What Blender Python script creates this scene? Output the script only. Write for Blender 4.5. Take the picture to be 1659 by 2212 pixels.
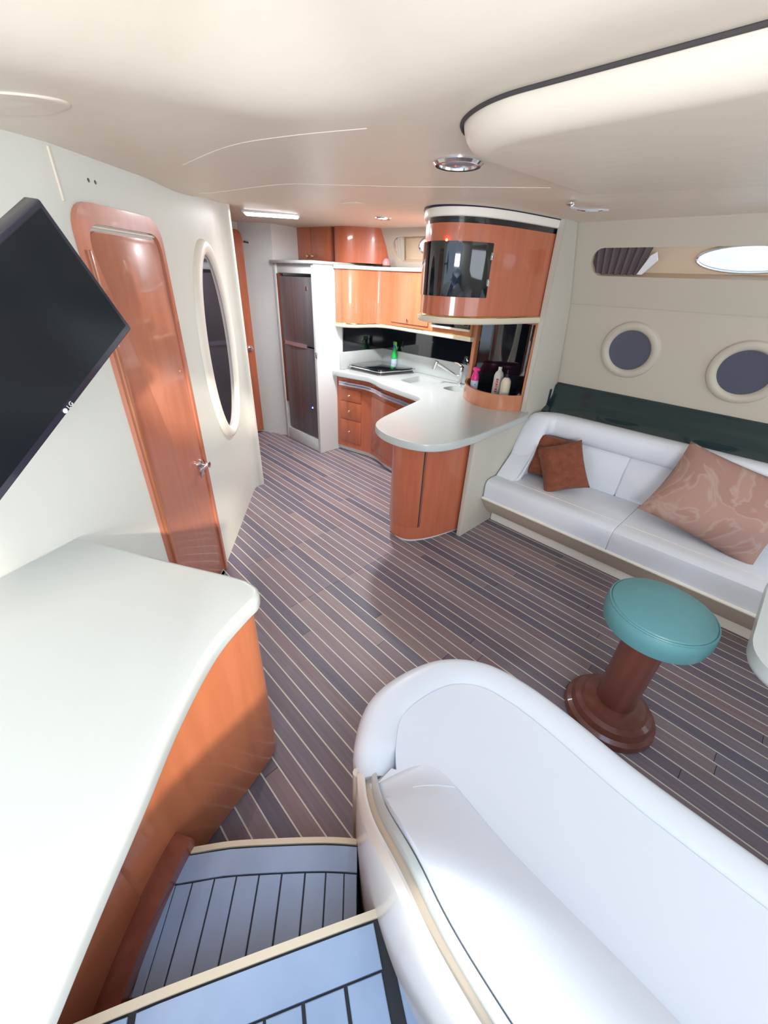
import bpy, bmesh, math, random
from mathutils import Vector, Matrix
random.seed(7)
S = bpy.context.scene
C = S.collection
for o in list(bpy.data.objects): bpy.data.objects.remove(o, do_unlink=True)

# ------------------------------------------------------------------ camera
IMG_W, IMG_H, FPX = 1659.0, 2212.0, 860.0
cam_d = bpy.data.cameras.new('camera'); cam = bpy.data.objects.new('camera', cam_d); C.objects.link(cam)
cam_d.sensor_fit = 'VERTICAL'; cam_d.sensor_height = 36.0; cam_d.lens = 36.0*FPX/IMG_H; cam_d.clip_start = 0.02
cx = Vector((0.69278335, 0.72005089, 0.0397234))      # camera right
cd = Vector((0.3887449, -0.32649366, -0.86155632))    # camera down
cf = Vector((-0.60739496, 0.61231414, -0.50610549))   # camera forward
cam.matrix_world = Matrix(((cx.x, -cd.x, -cf.x, 0), (cx.y, -cd.y, -cf.y, 0), (cx.z, -cd.z, -cf.z, 1.62), (0, 0, 0, 1)))
S.camera = cam

# ------------------------------------------------------------------ world, daylight, exposure
W = bpy.data.worlds.new('sky'); S.world = W; W.use_nodes = True
bg = W.node_tree.nodes['Background']; bg.inputs[0].default_value = (0.62, 0.79, 1.0, 1); bg.inputs[1].default_value = 1.25
S.view_settings.view_transform = 'Standard'; S.view_settings.look = 'None'
S.view_settings.exposure = 0.82; S.view_settings.gamma = 1.0
S.view_settings.use_curve_mapping = False

def area(name, loc, target, sx, sy, power, col):
    l = bpy.data.lights.new(name, 'AREA'); l.shape = 'RECTANGLE'; l.size = sx; l.size_y = sy; l.energy = power; l.color = col
    o = bpy.data.objects.new(name, l); C.objects.link(o); o.location = loc
    o.rotation_euler = (Vector(target)-Vector(loc)).to_track_quat('-Z', 'Y').to_euler(); return o
area('companionway_daylight', (1.0, -0.80, 1.38), (0.0, 0.2, 2.10), 0.9, 0.5, 24.5, (1.0, 0.98, 0.945))
area('hatch_daylight', (0.68, 0.02, 2.30), (0.1, 0.3, 0.4), 0.8, 0.8, 8, (0.40, 0.64, 1.0))
area('aft_fill', (1.40, 2.0, 1.40), (-1.0, 1.9, 1.2), 1.5, 0.8, 8.5, (0.80, 0.89, 1.0))  # unseen fill lamp added to brighten sofa and stool; no window modelled
sun_d = bpy.data.lights.new('sun', 'SUN'); sun_d.energy = 2.4; sun_d.angle = 0.045; sun_d.color = (1.0, 0.90, 0.76)
sun = bpy.data.objects.new('sun', sun_d); C.objects.link(sun)
SUN_TO = Vector((0.89, -0.28, 0.37))
sun.rotation_euler = SUN_TO.to_track_quat('Z', 'Y').to_euler()

# ------------------------------------------------------------------ helpers
def R(a): return math.radians(a)
def sm(t): t = max(0.0, min(1.0, t)); return t*t*(3-2*t)

def obj(name, bm, mat, parent=None, smooth=True, ang=35):
    me = bpy.data.meshes.new(name)
    bmesh.ops.recalc_face_normals(bm, faces=bm.faces[:])
    if smooth:
        for f in bm.faces: f.smooth = True
        ca = R(ang)
        for e in bm.edges:
            if len(e.link_faces) == 2:
                if e.calc_face_angle(0.0) > ca: e.smooth = False
            else: e.smooth = False
    bm.to_mesh(me); bm.free()
    o = bpy.data.objects.new(name, me); C.objects.link(o)
    if mat: me.materials.append(mat)
    if parent: o.parent = parent
    return o
def tag(o, label=None, cat=None, group=None, kind=None):
    if label: o['label'] = label
    if cat: o['category'] = cat
    if group: o['group'] = group
    if kind: o['kind'] = kind
    return o
def empty(name, loc=(0, 0, 0), label=None, cat=None, group=None, kind=None):
    o = bpy.data.objects.new(name, None); C.objects.link(o); o.location = loc; o.empty_display_size = 0.05
    return tag(o, label, cat, group, kind)
def attach(o, root):      # parent keeping world placement (roots are only translated)
    o.parent = root; o.matrix_parent_inverse = Matrix.Translation(-Vector(root.location)); return o
def part(name, bm, mat, root, **k):
    return attach(obj(name, bm, mat, None, **k), root)
def sub(name, bm, mat, p, **k):
    o = obj(name, bm, mat, None, **k); o.parent = p; return o
def BM(): return bmesh.new()

def add(bm, src):
    me = bpy.data.meshes.new('tmp'); src.to_mesh(me); src.free(); bm.from_mesh(me); bpy.data.meshes.remove(me); return bm

def box(bm, x0, x1, y0, y1, z0, z1, r=0.0, seg=2, M=None):
    t = bmesh.new(); bmesh.ops.create_cube(t, size=1.0)
    for v in t.verts: v.co = Vector(((x0+x1)/2+v.co.x*(x1-x0), (y0+y1)/2+v.co.y*(y1-y0), (z0+z1)/2+v.co.z*(z1-z0)))
    if r > 0: bmesh.ops.bevel(t, geom=t.edges[:], offset=r, segments=seg, affect='EDGES', profile=0.5)
    if M: bmesh.ops.transform(t, matrix=M, verts=t.verts[:])
    return add(bm, t)

def prism(bm, pts, z0, z1, rt=0.0, rb=0.0, seg=3, M=None):
    a = sum(pts[i][0]*pts[(i+1) % len(pts)][1]-pts[(i+1) % len(pts)][0]*pts[i][1] for i in range(len(pts)))
    if a < 0: pts = pts[::-1]
    t = bmesh.new()
    lo = [t.verts.new((p[0], p[1], z0)) for p in pts]; hi = [t.verts.new((p[0], p[1], z1)) for p in pts]
    n = len(pts)
    t.faces.new(lo[::-1]); t.faces.new(hi)
    for i in range(n): t.faces.new((lo[i], lo[(i+1) % n], hi[(i+1) % n], hi[i]))
    t.edges.ensure_lookup_table()
    if rt > 0:
        es = [e for e in t.edges if abs(e.verts[0].co.z-z1) < 1e-6 and abs(e.verts[1].co.z-z1) < 1e-6]
        bmesh.ops.bevel(t, geom=es, offset=rt, segments=seg, affect='EDGES', profile=0.5)
    if rb > 0:
        es = [e for e in t.edges if abs(e.verts[0].co.z-z0) < 1e-6 and abs(e.verts[1].co.z-z0) < 1e-6]
        bmesh.ops.bevel(t, geom=es, offset=rb, segments=seg, affect='EDGES', profile=0.5)
    if M: bmesh.ops.transform(t, matrix=M, verts=t.verts[:])
    return add(bm, t)

def cat(pts, n=6, closed=False):
    P = [Vector(p) for p in pts]; out = []; m = len(P)
    rng = range(m if closed else m-1)
    for i in rng:
        if closed: p0, p1, p2, p3 = P[(i-1) % m], P[i], P[(i+1) % m], P[(i+2) % m]
        else: p0, p1, p2, p3 = P[max(i-1, 0)], P[i], P[i+1], P[min(i+2, m-1)]
        for k in range(n):
            t = k/n
            out.append(0.5*((2*p1)+(-p0+p2)*t+(2*p0-5*p1+4*p2-p3)*t*t+(-p0+3*p1-3*p2+p3)*t**3))
    if not closed: out.append(P[-1])
    return [tuple(v) for v in out]

def offset(path, d, closed=False):
    out = []; n = len(path)
    for i in range(n):
        a = Vector(path[(i-1) % n] if (closed or i > 0) else path[i]); b = Vector(path[(i+1) % n] if (closed or i < n-1) else path[i])
        t = (b-a); t = Vector((t.x, t.y)); t.normalize()
        out.append((path[i][0]-t.y*d, path[i][1]+t.x*d))
    return out

def ribbon(bm, path, z0, z1, th, rt=0.0, rb=0.0, seg=2):   # wall-like strip following a plan path
    a = offset(path, th/2); b = offset(path, -th/2)
    return prism(bm, a+b[::-1], z0, z1, rt, rb, seg)

def round_poly(pts, r, n=6):
    out = []; m = len(pts)
    rr = r if isinstance(r, (list, tuple)) else [r]*m
    for i in range(m):
        p = Vector(pts[i]); a = Vector(pts[i-1]); b = Vector(pts[(i+1) % m]); q = rr[i]
        if q <= 0: out.append(tuple(p)); continue
        d1 = (a-p).normalized(); d2 = (b-p).normalized(); q = min(q, (a-p).length*0.49, (b-p).length*0.49)
        s, e = p+d1*q, p+d2*q
        for k in range(n+1):
            t = k/n; out.append(tuple((1-t)**2*s+2*t*(1-t)*p+t*t*e))
    return out

def tube(bm, path, r, n=8, closed=False, caps=True):
    P = [Vector(p) for p in path]; m = len(P); rings = []
    up = Vector((0, 0, 1)); prev = None
    for i in range(m):
        if closed: t = P[(i+1) % m]-P[i-1]
        else: t = P[min(i+1, m-1)]-P[max(i-1, 0)]
        t.normalize()
        if prev is None:
            a = t.cross(up)
            if a.length < 1e-3: a = t.cross(Vector((1, 0, 0)))
        else: a = prev-t*prev.dot(t)
        a.normalize(); prev = a; b = t.cross(a)
        rad = r[i] if isinstance(r, (list, tuple)) else r
        rings.append([bm.verts.new(P[i]+a*(rad*math.cos(2*math.pi*k/n))+b*(rad*math.sin(2*math.pi*k/n))) for k in range(n)])
    for i in range(m if closed else m-1):
        A, B = rings[i], rings[(i+1) % m]
        for k in range(n): bm.faces.new((A[k], A[(k+1) % n], B[(k+1) % n], B[k]))
    if caps and not closed:
        bm.faces.new(rings[0][::-1]); bm.faces.new(rings[-1])
    return bm

def lathe(bm, prof, n=32, M=None):       # profile of (radius, z)
    t = bmesh.new(); rings = []
    for r, z in prof:
        if r < 1e-6: rings.append([t.verts.new((0, 0, z))])
        else: rings.append([t.verts.new((r*math.cos(2*math.pi*k/n), r*math.sin(2*math.pi*k/n), z)) for k in range(n)])
    for A, B in zip(rings[:-1], rings[1:]):
        for k in range(n):
            a = A[k % len(A)]; a2 = A[(k+1) % len(A)]; b = B[k % len(B)]; b2 = B[(k+1) % len(B)]
            vs = []
            for v in (a, a2, b2, b):
                if v not in vs: vs.append(v)
            if len(vs) > 2: t.faces.new(vs)
    if M: bmesh.ops.transform(t, matrix=M, verts=t.verts[:])
    return add(bm, t)
def T(x, y, z): return Matrix.Translation((x, y, z))

def squad(bm, c, dim, e=0.28, e2=None, nu=40, nv=24, M=None):       # superellipsoid cushion
    e2 = e if e2 is None else e2
    def sp(v, p): return math.copysign(abs(v)**p, v)
    t = bmesh.new(); rings = []
    for j in range(nv+1):
        ph = -math.pi/2+math.pi*j/nv
        if j in (0, nv): rings.append([t.verts.new((0, 0, math.copysign(dim[2]/2, ph)))]); continue
        rings.append([t.verts.new((dim[0]/2*sp(math.cos(ph), e2)*sp(math.cos(2*math.pi*(k+.5)/nu), e), dim[1]/2*sp(math.cos(ph), e2)*sp(math.sin(2*math.pi*(k+.5)/nu), e), dim[2]/2*sp(math.sin(ph), e2))) for k in range(nu)])
    for A, B in zip(rings[:-1], rings[1:]):
        for k in range(nu):
            vs = []
            for v in (A[k % len(A)], A[(k+1) % len(A)], B[(k+1) % len(B)], B[k % len(B)]):
                if v not in vs: vs.append(v)
            if len(vs) > 2: t.faces.new(vs)
    MM = T(*c) @ (M if M else Matrix.Identity(4))
    bmesh.ops.transform(t, matrix=MM, verts=t.verts[:])
    return add(bm, t)

def sweep(bm, path, prof, close_ends=True):   # plan path (x,y), closed profile of (normal offset, z)
    rings = []; n = len(path)
    for i in range(n):
        a = Vector(path[max(i-1, 0)]); b = Vector(path[min(i+1, n-1)]); t = (b-a).normalized()
        pr = prof(i/(n-1)) if callable(prof) else prof
        rings.append([bm.verts.new((path[i][0]-t.y*o, path[i][1]+t.x*o, z)) for o, z in pr])
    m = len(rings[0])
    for A, B in zip(rings[:-1], rings[1:]):
        for k in range(m): bm.faces.new((A[k], A[(k+1) % m], B[(k+1) % m], B[k]))
    if close_ends: bm.faces.new(rings[0][::-1]); bm.faces.new(rings[-1])
    return bm

def grid_surf(bm, rows, flip=False):
    V = [[bm.verts.new(p) for p in r] for r in rows]
    for A, B in zip(V[:-1], V[1:]):
        for k in range(len(A)-1): bm.faces.new((A[k], A[k+1], B[k+1], B[k]))
    return V

def plate_with_holes(bm, outer, holes, to3):      # flat sheet with holes, to3 maps (u,v)->3d
    t = bmesh.new()
    for loop in [outer]+holes:
        vs = [t.verts.new((p[0], p[1], 0)) for p in loop]
        for i in range(len(vs)): t.edges.new((vs[i], vs[(i+1) % len(vs)]))
    bmesh.ops.triangle_fill(t, edges=t.edges[:], use_beauty=True, normal=(0, 0, 1))
    for v in t.verts: v.co = Vector(to3(v.co.x, v.co.y))
    return add(bm, t)
def stadium(cu, cv, hw, hh, n=10):
    out = []
    for s, a0 in ((1, -90), (-1, 90)):
        for k in range(n+1):
            a = R(a0+180*k/n); out.append((cu+s*(hw-hh)+hh*math.cos(a), cv+hh*math.sin(a)))
    return out
def ellipse(cu, cv, a, b, n=40): return [(cu+a*math.cos(2*math.pi*k/n), cv+b*math.sin(2*math.pi*k/n)) for k in range(n)]

def ring_slab(bm, pts, z0, z1, rt, rb, seg=5, M=None):
    a = sum(pts[i][0]*pts[(i+1) % len(pts)][1]-pts[(i+1) % len(pts)][0]*pts[i][1] for i in range(len(pts)))
    if a < 0: pts = pts[::-1]
    L_ = [(rb*(1-math.sin(R(90*k/seg))), z0+rb*(1-math.cos(R(90*k/seg)))) for k in range(seg+1)]+[(rt*(1-math.cos(R(90*k/seg))), z1-rt*(1-math.sin(R(90*k/seg)))) for k in range(seg+1)]
    t = bmesh.new(); rings = [[t.verts.new((x, y, z)) for x, y in offset(pts, o, True)] for o, z in L_]; n = len(pts)
    for A, B in zip(rings[:-1], rings[1:]):
        for k in range(n): t.faces.new((A[k], A[(k+1) % n], B[(k+1) % n], B[k]))
    t.faces.new(rings[0][::-1]); t.faces.new(rings[-1])
    if M: bmesh.ops.transform(t, matrix=M, verts=t.verts[:])
    return add(bm, t)

# ------------------------------------------------------------------ materials
def mat(name, col, rough=0.5, metal=0.0, coat=0.0, spec=0.5, emit=None, es=0.0, trans=0.0, sheen=0.0, ior=1.45):
    m = bpy.data.materials.new(name); m.use_nodes = True; b = m.node_tree.nodes['Principled BSDF']
    b.inputs['Base Color'].default_value = (*col, 1); b.inputs['Roughness'].default_value = rough; b.inputs['Metallic'].default_value = metal
    b.inputs['Coat Weight'].default_value = coat; b.inputs['Coat Roughness'].default_value = 0.06
    b.inputs['Specular IOR Level'].default_value = spec; b.inputs['IOR'].default_value = ior
    b.inputs['Transmission Weight'].default_value = trans; b.inputs['Sheen Weight'].default_value = sheen
    if emit: b.inputs['Emission Color'].default_value = (*emit, 1); b.inputs['Emission Strength'].default_value = es
    return m
def nodes(m): nt = m.node_tree; return nt, nt.nodes, nt.links, nt.nodes['Principled BSDF']
def noise_col(m, c1, c2, scale, stretch=(1, 1, 1), detail=4, coord='Object', rand=0.0, lo=0.3, hi=0.7):
    nt, N, L, b = nodes(m)
    if coord == 'Position': g = N.new('ShaderNodeNewGeometry'); src = g.outputs['Position']
    else: g = N.new('ShaderNodeTexCoord'); src = g.outputs[coord]
    mp = N.new('ShaderNodeMapping'); mp.inputs['Scale'].default_value = stretch; L.new(src, mp.inputs['Vector'])
    nz = N.new('ShaderNodeTexNoise'); nz.inputs['Scale'].default_value = scale; nz.inputs['Detail'].default_value = detail
    L.new(mp.outputs[0], nz.inputs['Vector'])
    cr = N.new('ShaderNodeValToRGB'); cr.color_ramp.elements[0].color = (*c1, 1); cr.color_ramp.elements[1].color = (*c2, 1)
    cr.color_ramp.elements[0].position = lo; cr.color_ramp.elements[1].position = hi
    L.new(nz.outputs['Fac'], cr.inputs['Fac']); L.new(cr.outputs[0], b.inputs['Base Color'])
    return mp, nz, cr
def bump(m, scale, strength, dist=0.01, stretch=(1, 1, 1), detail=3):
    nt, N, L, b = nodes(m)
    g = N.new('ShaderNodeNewGeometry'); mp = N.new('ShaderNodeMapping'); mp.inputs['Scale'].default_value = stretch; L.new(g.outputs['Position'], mp.inputs['Vector'])
    nz = N.new('ShaderNodeTexNoise'); nz.inputs['Scale'].default_value = scale; nz.inputs['Detail'].default_value = detail; L.new(mp.outputs[0], nz.inputs['Vector'])
    bp = N.new('ShaderNodeBump'); bp.inputs['Strength'].default_value = strength; bp.inputs['Distance'].default_value = dist
    L.new(nz.outputs['Fac'], bp.inputs['Height']); L.new(bp.outputs[0], b.inputs['Normal'])

def wood(name, c1, c2, rough=0.3, coat=0.6):
    m = mat(name, c1, rough, coat=coat); noise_col(m, c1, c2, 9, (3.2, 3.2, 0.28), 7, 'Position', lo=0.25, hi=0.75); return m
M = {}
M['cherry'] = wood('cherry_wood', (0.46, 0.120, 0.058), (0.55, 0.165, 0.083))
M['cherry_door'] = wood('door_cherry_wood', (0.54, 0.19, 0.115), (0.64, 0.25, 0.155))
M['cherry_orange'] = wood('orange_cherry_wood', (0.44, 0.135, 0.058), (0.52, 0.175, 0.078))
M['cherry_light'] = wood('honey_cherry_wood', (0.46, 0.165, 0.075), (0.56, 0.22, 0.105))
M['cherry_dark'] = wood('mahogany_wood', (0.20, 0.055, 0.034), (0.27, 0.078, 0.048), 0.28, 0.5)
M['stool_wood'] = wood('stool_mahogany', (0.13, 0.042, 0.03), (0.19, 0.06, 0.042), 0.35, 0.3)
M['wall'] = mat('cream_vinyl', (0.87, 0.83, 0.74), 0.45); bump(M['wall'], 90, 0.05, 0.004)
M['wall_tan'] = mat('tan_vinyl', (0.54, 0.485, 0.40), 0.5); bump(M['wall_tan'], 90, 0.06, 0.004)
M['ceil'] = mat('beige_headliner', (0.80, 0.70, 0.57), 0.42); bump(M['ceil'], 7, 0.12, 0.02, (1, 1.6, 1), 2)
M['bulk'] = mat('cream_bulkhead', (0.58, 0.55, 0.475), 0.45)
M['seam'] = mat('dark_seam', (0.06, 0.05, 0.05), 0.7)
M['piping'] = mat('beige_piping', (0.82, 0.73, 0.60), 0.4)
M['solid'] = mat('pale_solid_surface', (0.50, 0.53, 0.515), 0.28, coat=0.2)
M['white_lam'] = mat('white_laminate', (0.78, 0.80, 0.78), 0.35)
M['leather'] = mat('white_leather', (0.68, 0.715, 0.78), 0.38); bump(M['leather'], 220, 0.05, 0.002)
M['leather2'] = mat('ivory_leather', (0.77, 0.805, 0.86), 0.4); bump(M['leather2'], 220, 0.05, 0.002)
M['beige_panel'] = mat('beige_fascia', (0.58, 0.50, 0.40), 0.45)
M['chrome'] = mat('chrome', (0.82, 0.83, 0.86), 0.12, 1.0)
M['steel'] = mat('brushed_steel', (0.36, 0.33, 0.33), 0.30, 0.45)
noise_col(M['steel'], (0.19, 0.165, 0.178), (0.25, 0.22, 0.235), 30, (1, 1, 0.03), 4, 'Position')
M['steel_dark'] = mat('steel_edge', (0.12, 0.12, 0.13), 0.35, 0.8)
M['black'] = mat('black_plastic', (0.012, 0.013, 0.016), 0.35)
M['screen'] = mat('tv_screen', (0.012, 0.016, 0.02), 0.16)
M['tvframe'] = mat('tv_bezel', (0.03, 0.03, 0.05), 0.25, coat=0.5)
M['glass_black'] = mat('black_glass', (0.006, 0.008, 0.012), 0.05, coat=1.0)
M['mirror'] = mat('smoked_mirror', (0.26, 0.26, 0.31), 0.05, 0.9)
M['port_glass'] = mat('smoked_port_glass', (0.095, 0.10, 0.14), 0.12, coat=0.6)
M['brass'] = mat('brass', (0.75, 0.55, 0.25), 0.18, 1.0)
M['teal'] = mat('teal_vinyl', (0.105, 0.27, 0.29), 0.36); bump(M['teal'], 240, 0.06, 0.002)
M['rust'] = mat('rust_plush', (0.20, 0.058, 0.03), 0.9, sheen=0.08); bump(M['rust'], 60, 0.6, 0.01); noise_col(M['rust'], (0.17, 0.045, 0.022), (0.25, 0.075, 0.038), 24, (1, 1, 1), 5, 'Object')
M['mauve'] = mat('mauve_brocade', (0.40, 0.235, 0.195), 0.7, sheen=0.05)
M['darkgreen'] = mat('dark_green_gloss', (0.010, 0.030, 0.034), 0.12, coat=0.7)
M['navy'] = mat('navy_strip', (0.02, 0.02, 0.05), 0.3)
M['tread'] = mat('weathered_teak_sky_tint', (0.36, 0.36, 0.40), 0.55)
noise_col(M['tread'], (0.28, 0.38, 0.56), (0.36, 0.47, 0.66), 6, (1, 1, 1), 6, 'Position');  # blue of the sky light is mixed into the teak colour
M['caulk'] = mat('black_caulk', (0.02, 0.022, 0.03), 0.6)
M['nosing'] = mat('cream_nosing', (0.70, 0.62, 0.47), 0.45)
M['settee_side'] = mat('cream_gelcoat', (0.74, 0.70, 0.65), 0.3, coat=0.3); 
M['holly'] = mat('holly_strip', (0.70, 0.66, 0.58), 0.4)
M['floorbase'] = mat('floor_base', (0.10, 0.08, 0.08), 0.7)
M['curtain'] = mat('mauve_curtain', (0.26, 0.21, 0.22), 0.8)
M['tan_reveal'] = mat('tan_window_reveal', (0.66, 0.52, 0.38), 0.5)
M['white_plastic'] = mat('white_plastic', (0.82, 0.82, 0.84), 0.3)
M['green'] = mat('green_plastic', (0.02, 0.50, 0.10), 0.3)
M['lime'] = mat('lime_plastic', (0.22, 0.62, 0.08), 0.35)
M['blue'] = mat('blue_plastic', (0.02, 0.16, 0.55), 0.35)
M['label_blue'] = mat('pale_blue_label', (0.62, 0.72, 0.88), 0.35)
M['pink'] = mat('pink_plastic', (0.80, 0.03, 0.24), 0.3)
M['pinkpale'] = mat('pale_pink_glaze', (0.62, 0.32, 0.33), 0.25)
M['red'] = mat('red_label', (0.55, 0.03, 0.05), 0.4)
M['bottle_grey'] = mat('grey_white_plastic', (0.62, 0.62, 0.56), 0.35)
M['acrylic'] = mat('smoky_acrylic_rail', (0.55, 0.52, 0.62), 0.12, 0.6, coat=0.8)
M['lamp'] = mat('lit_lens', (1, 1, 1), 0.4, emit=(0.93, 0.96, 1.0), es=9.0)
M['red_led'] = mat('red_indicator', (1, 0.1, 0.02), 0.4, emit=(1.0, 0.12, 0.03), es=14.0)
M['blue_led'] = mat('blue_indicator', (0.05, 0.1, 1), 0.4, emit=(0.04, 0.10, 1.0), es=12.0)
M['lens_off'] = mat('unlit_lens', (0.38, 0.38, 0.42), 0.15, coat=0.5)
M['gold'] = mat('gold_knob', (0.80, 0.66, 0.42), 0.2, 1.0)
M['pane'] = mat('window_pane', (0.95, 0.97, 1.0), 0.02, trans=1.0, ior=1.02)
# teak planks: one tone per plank
m = mat('teak_planks', (0.2, 0.15, 0.13), 0.5); M['plank'] = m
nt, N, L, b = nodes(m)
oi = N.new('ShaderNodeObjectInfo'); cr = N.new('ShaderNodeValToRGB')
cols = [(0.0, (0.150, 0.135, 0.178)), (0.2, (0.265, 0.188, 0.198)), (0.4, (0.178, 0.155, 0.20)), (0.6, (0.31, 0.230, 0.232)), (0.8, (0.132, 0.118, 0.160)), (1.0, (0.23, 0.192, 0.215))]
el = cr.color_ramp.elements; el[0].position = 0; el[0].color = (*cols[0][1], 1); el[1].position = 1; el[1].color = (*cols[-1][1], 1)
for p, c in cols[1:-1]: e = el.new(p); e.color = (*c, 1)
L.new(oi.outputs['Random'], cr.inputs['Fac'])
g = N.new('ShaderNodeNewGeometry'); mp = N.new('ShaderNodeMapping'); mp.inputs['Scale'].default_value = (1.2, 26, 1); L.new(g.outputs['Position'], mp.inputs['Vector'])
nz = N.new('ShaderNodeTexNoise'); nz.inputs['Scale'].default_value = 3.0; nz.inputs['Detail'].default_value = 6; L.new(mp.outputs[0], nz.inputs['Vector'])
mr = N.new('ShaderNodeMapRange'); mr.inputs['To Min'].default_value = 0.72; mr.inputs['To Max'].default_value = 1.28; L.new(nz.outputs['Fac'], mr.inputs['Value'])
mx = N.new('ShaderNodeVectorMath'); mx.operation = 'SCALE'; L.new(cr.outputs[0], mx.inputs[0]); L.new(mr.outputs[0], mx.inputs['Scale']); L.new(mx.outputs[0], b.inputs['Base Color'])
# brocade veins on the big cushion
nt, N, L, b = nodes(M['mauve'])
tc = N.new('ShaderNodeTexCoord'); nz = N.new('ShaderNodeTexNoise'); nz.inputs['Scale'].default_value = 4.2; nz.inputs['Detail'].default_value = 3; nz.inputs['Distortion'].default_value = 1.2
L.new(tc.outputs['Object'], nz.inputs['Vector']); cr = N.new('ShaderNodeValToRGB'); el = cr.color_ramp.elements
el[0].position = 0.46; el[0].color = (0.37, 0.205, 0.165, 1); el[1].position = 0.54; el[1].color = (0.40, 0.235, 0.19, 1)
e = el.new(0.5); e.color = (0.44, 0.30, 0.25, 1); L.new(nz.outputs['Fac'], cr.inputs['Fac']); L.new(cr.outputs[0], b.inputs['Base Color'])

# ================================================================== THE SETTING
# ---- floor: base, teak planks and holly strips
bm = BM(); box(bm, -4.6, 1.45, -1.1, 3.2, -0.05, -0.006)
floor = tag(obj('floor', bm, M['floorbase'], smooth=False), 'dark teak and pale holly striped cabin floor', None, None, 'structure')
cube = bmesh.new(); bmesh.ops.create_cube(cube, size=1.0); plank_me = bpy.data.meshes.new('plank'); cube.to_mesh(plank_me); plank_me.materials.append(M['plank'])
strip_me = bpy.data.meshes.new('holly_strip'); cube.to_mesh(strip_me); cube.free(); strip_me.materials.append(M['holly'])
PITCH, Y0 = 0.0609, 0.140
for k in range(-3, 42):
    ya = Y0+k*PITCH+0.003; yb = ya+PITCH-0.006; yc = (ya+yb)/2
    xa = -4.5 if yc > 0.6 else -2.3
    xb = 1.2 if yc > 1.0 else (0.9 if yc > 0.42 else -0.25)
    cuts = []
    if 0.82 < yc < 1.61: cuts += [-2.01, -1.52]
    if 1.76 < yc < 2.19: cuts += [-2.77, -2.31]
    x = xa+random.uniform(0.5, 1.5)
    while x < xb-0.4:
        if all(abs(x-c) > 0.35 for c in cuts): cuts.append(x)
        x += random.uniform(1.1, 1.9)
    cuts = [xa]+sorted(c for c in cuts if xa+0.1 < c < xb-0.1)+[xb]
    for a, b_ in zip(cuts[:-1], cuts[1:]):
        o = bpy.data.objects.new('plank', plank_me); C.objects.link(o); o.parent = floor
        o.location = ((a+b_)/2, yc, -0.003+random.uniform(-0.0004, 0.0003)); o.scale = (b_-a-0.002, yb-ya, 0.006)
    o = bpy.data.objects.new('holly_strip', strip_me); C.objects.link(o); o.parent = floor
    o.location = ((xa+xb)/2, Y0+k*PITCH, -0.0028); o.scale = (xb-xa, 0.0052, 0.006)

# ---- ceiling with raised coffer round the companionway
WALL = [(-1.30, -0.70), (-1.40, -0.42), (-1.50, -0.15), (-1.60, 0.07), (-1.745, 0.342), (-2.096, 0.708), (-2.95, 1.37)]
def rbox_sd(x, y):      # distance inside the coffer outline
    cx_, cy_, hx, hy, r = 0.375, -0.615, 1.625, 1.485, 0.38
    qx, qy = abs(x-cx_)-hx+r, abs(y-cy_)-hy+r
    return -(math.hypot(max(qx, 0), max(qy, 0))+min(max(qx, qy), 0)-r)
def zc(x, y):
    z = 1.955+0.022*max(0.0, -1.5-x)
    d = (x+2.096)*0.721+(y-0.708)*0.693      # distance off the door wall
    z -= 0.048*(1-sm(d/0.55))*sm((x+3.0)/0.7)
    z += 0.20*sm(rbox_sd(x, y)/0.34)
    return z
bm = BM(); nx, ny = 120, 86
V = {}
for i in range(nx+1):
    for j in range(ny+1):
        x = -4.6+6.05*i/nx; y = -1.1+4.3*j/ny
        V[i, j] = bm.verts.new((x, y, zc(x, y)))
for i in range(nx):
    for j in range(ny):
        x = -4.6+6.05*(i+.5)/nx; y = -1.1+4.3*(j+.5)/ny
        if 0.30 < x < 1.02 and -0.36 < y < 0.40: continue         # open companionway hatch
        bm.faces.new((V[i, j], V[i, j+1], V[i+1, j+1], V[i+1, j]))
ceiling = tag(obj('ceiling', bm, M['ceil']), 'beige padded headliner ceiling', None, None, 'structure')
def seam_line(pts, r, mt, drop=0.0):
    p = cat([(x, y, zc(x, y)-drop) for x, y in pts], 6); b_ = BM(); tube(b_, [(q[0], q[1], zc(q[0], q[1])-drop) for q in p], r, 6); return part('headliner_seam', b_, mt, ceiling)
seam_line([(-1.05, 0.93), (-1.25, 0.85), (-1.50, 0.78), (-1.80, 0.74)], 0.0018, M['piping'])
seam_line([(-2.3, 1.0), (-1.9, 1.27), (-1.45, 1.56), (-1.0, 1.86)], 0.0016, M['piping'])
# lowered headliner panel towards the sofa
out = round_poly([(-0.70, 0.955), (1.40, 1.00), (1.40, 2.62), (-0.98, 2.05), (-0.86, 1.06)], [0.16, 0.0, 0.0, 0.1, 0.12], 10)
bm = BM(); ring_slab(bm, out, 1.893, 1.985, 0.0, 0.07, 8)
for v in bm.verts:
    if v.co.z < 1.97: v.co.z += 0.05*sm((v.co.y-0.97)/1.1)
panel = part('headliner_panel', bm, M['ceil'], ceiling)
gap = offset(out[-11:]+out[:12], -0.004)
bm = BM(); tube(bm, [(x, y, zc(x, y)-0.002) for x, y in gap], 0.005, 6); part('panel_gap', bm, M['seam'], ceiling)
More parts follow.
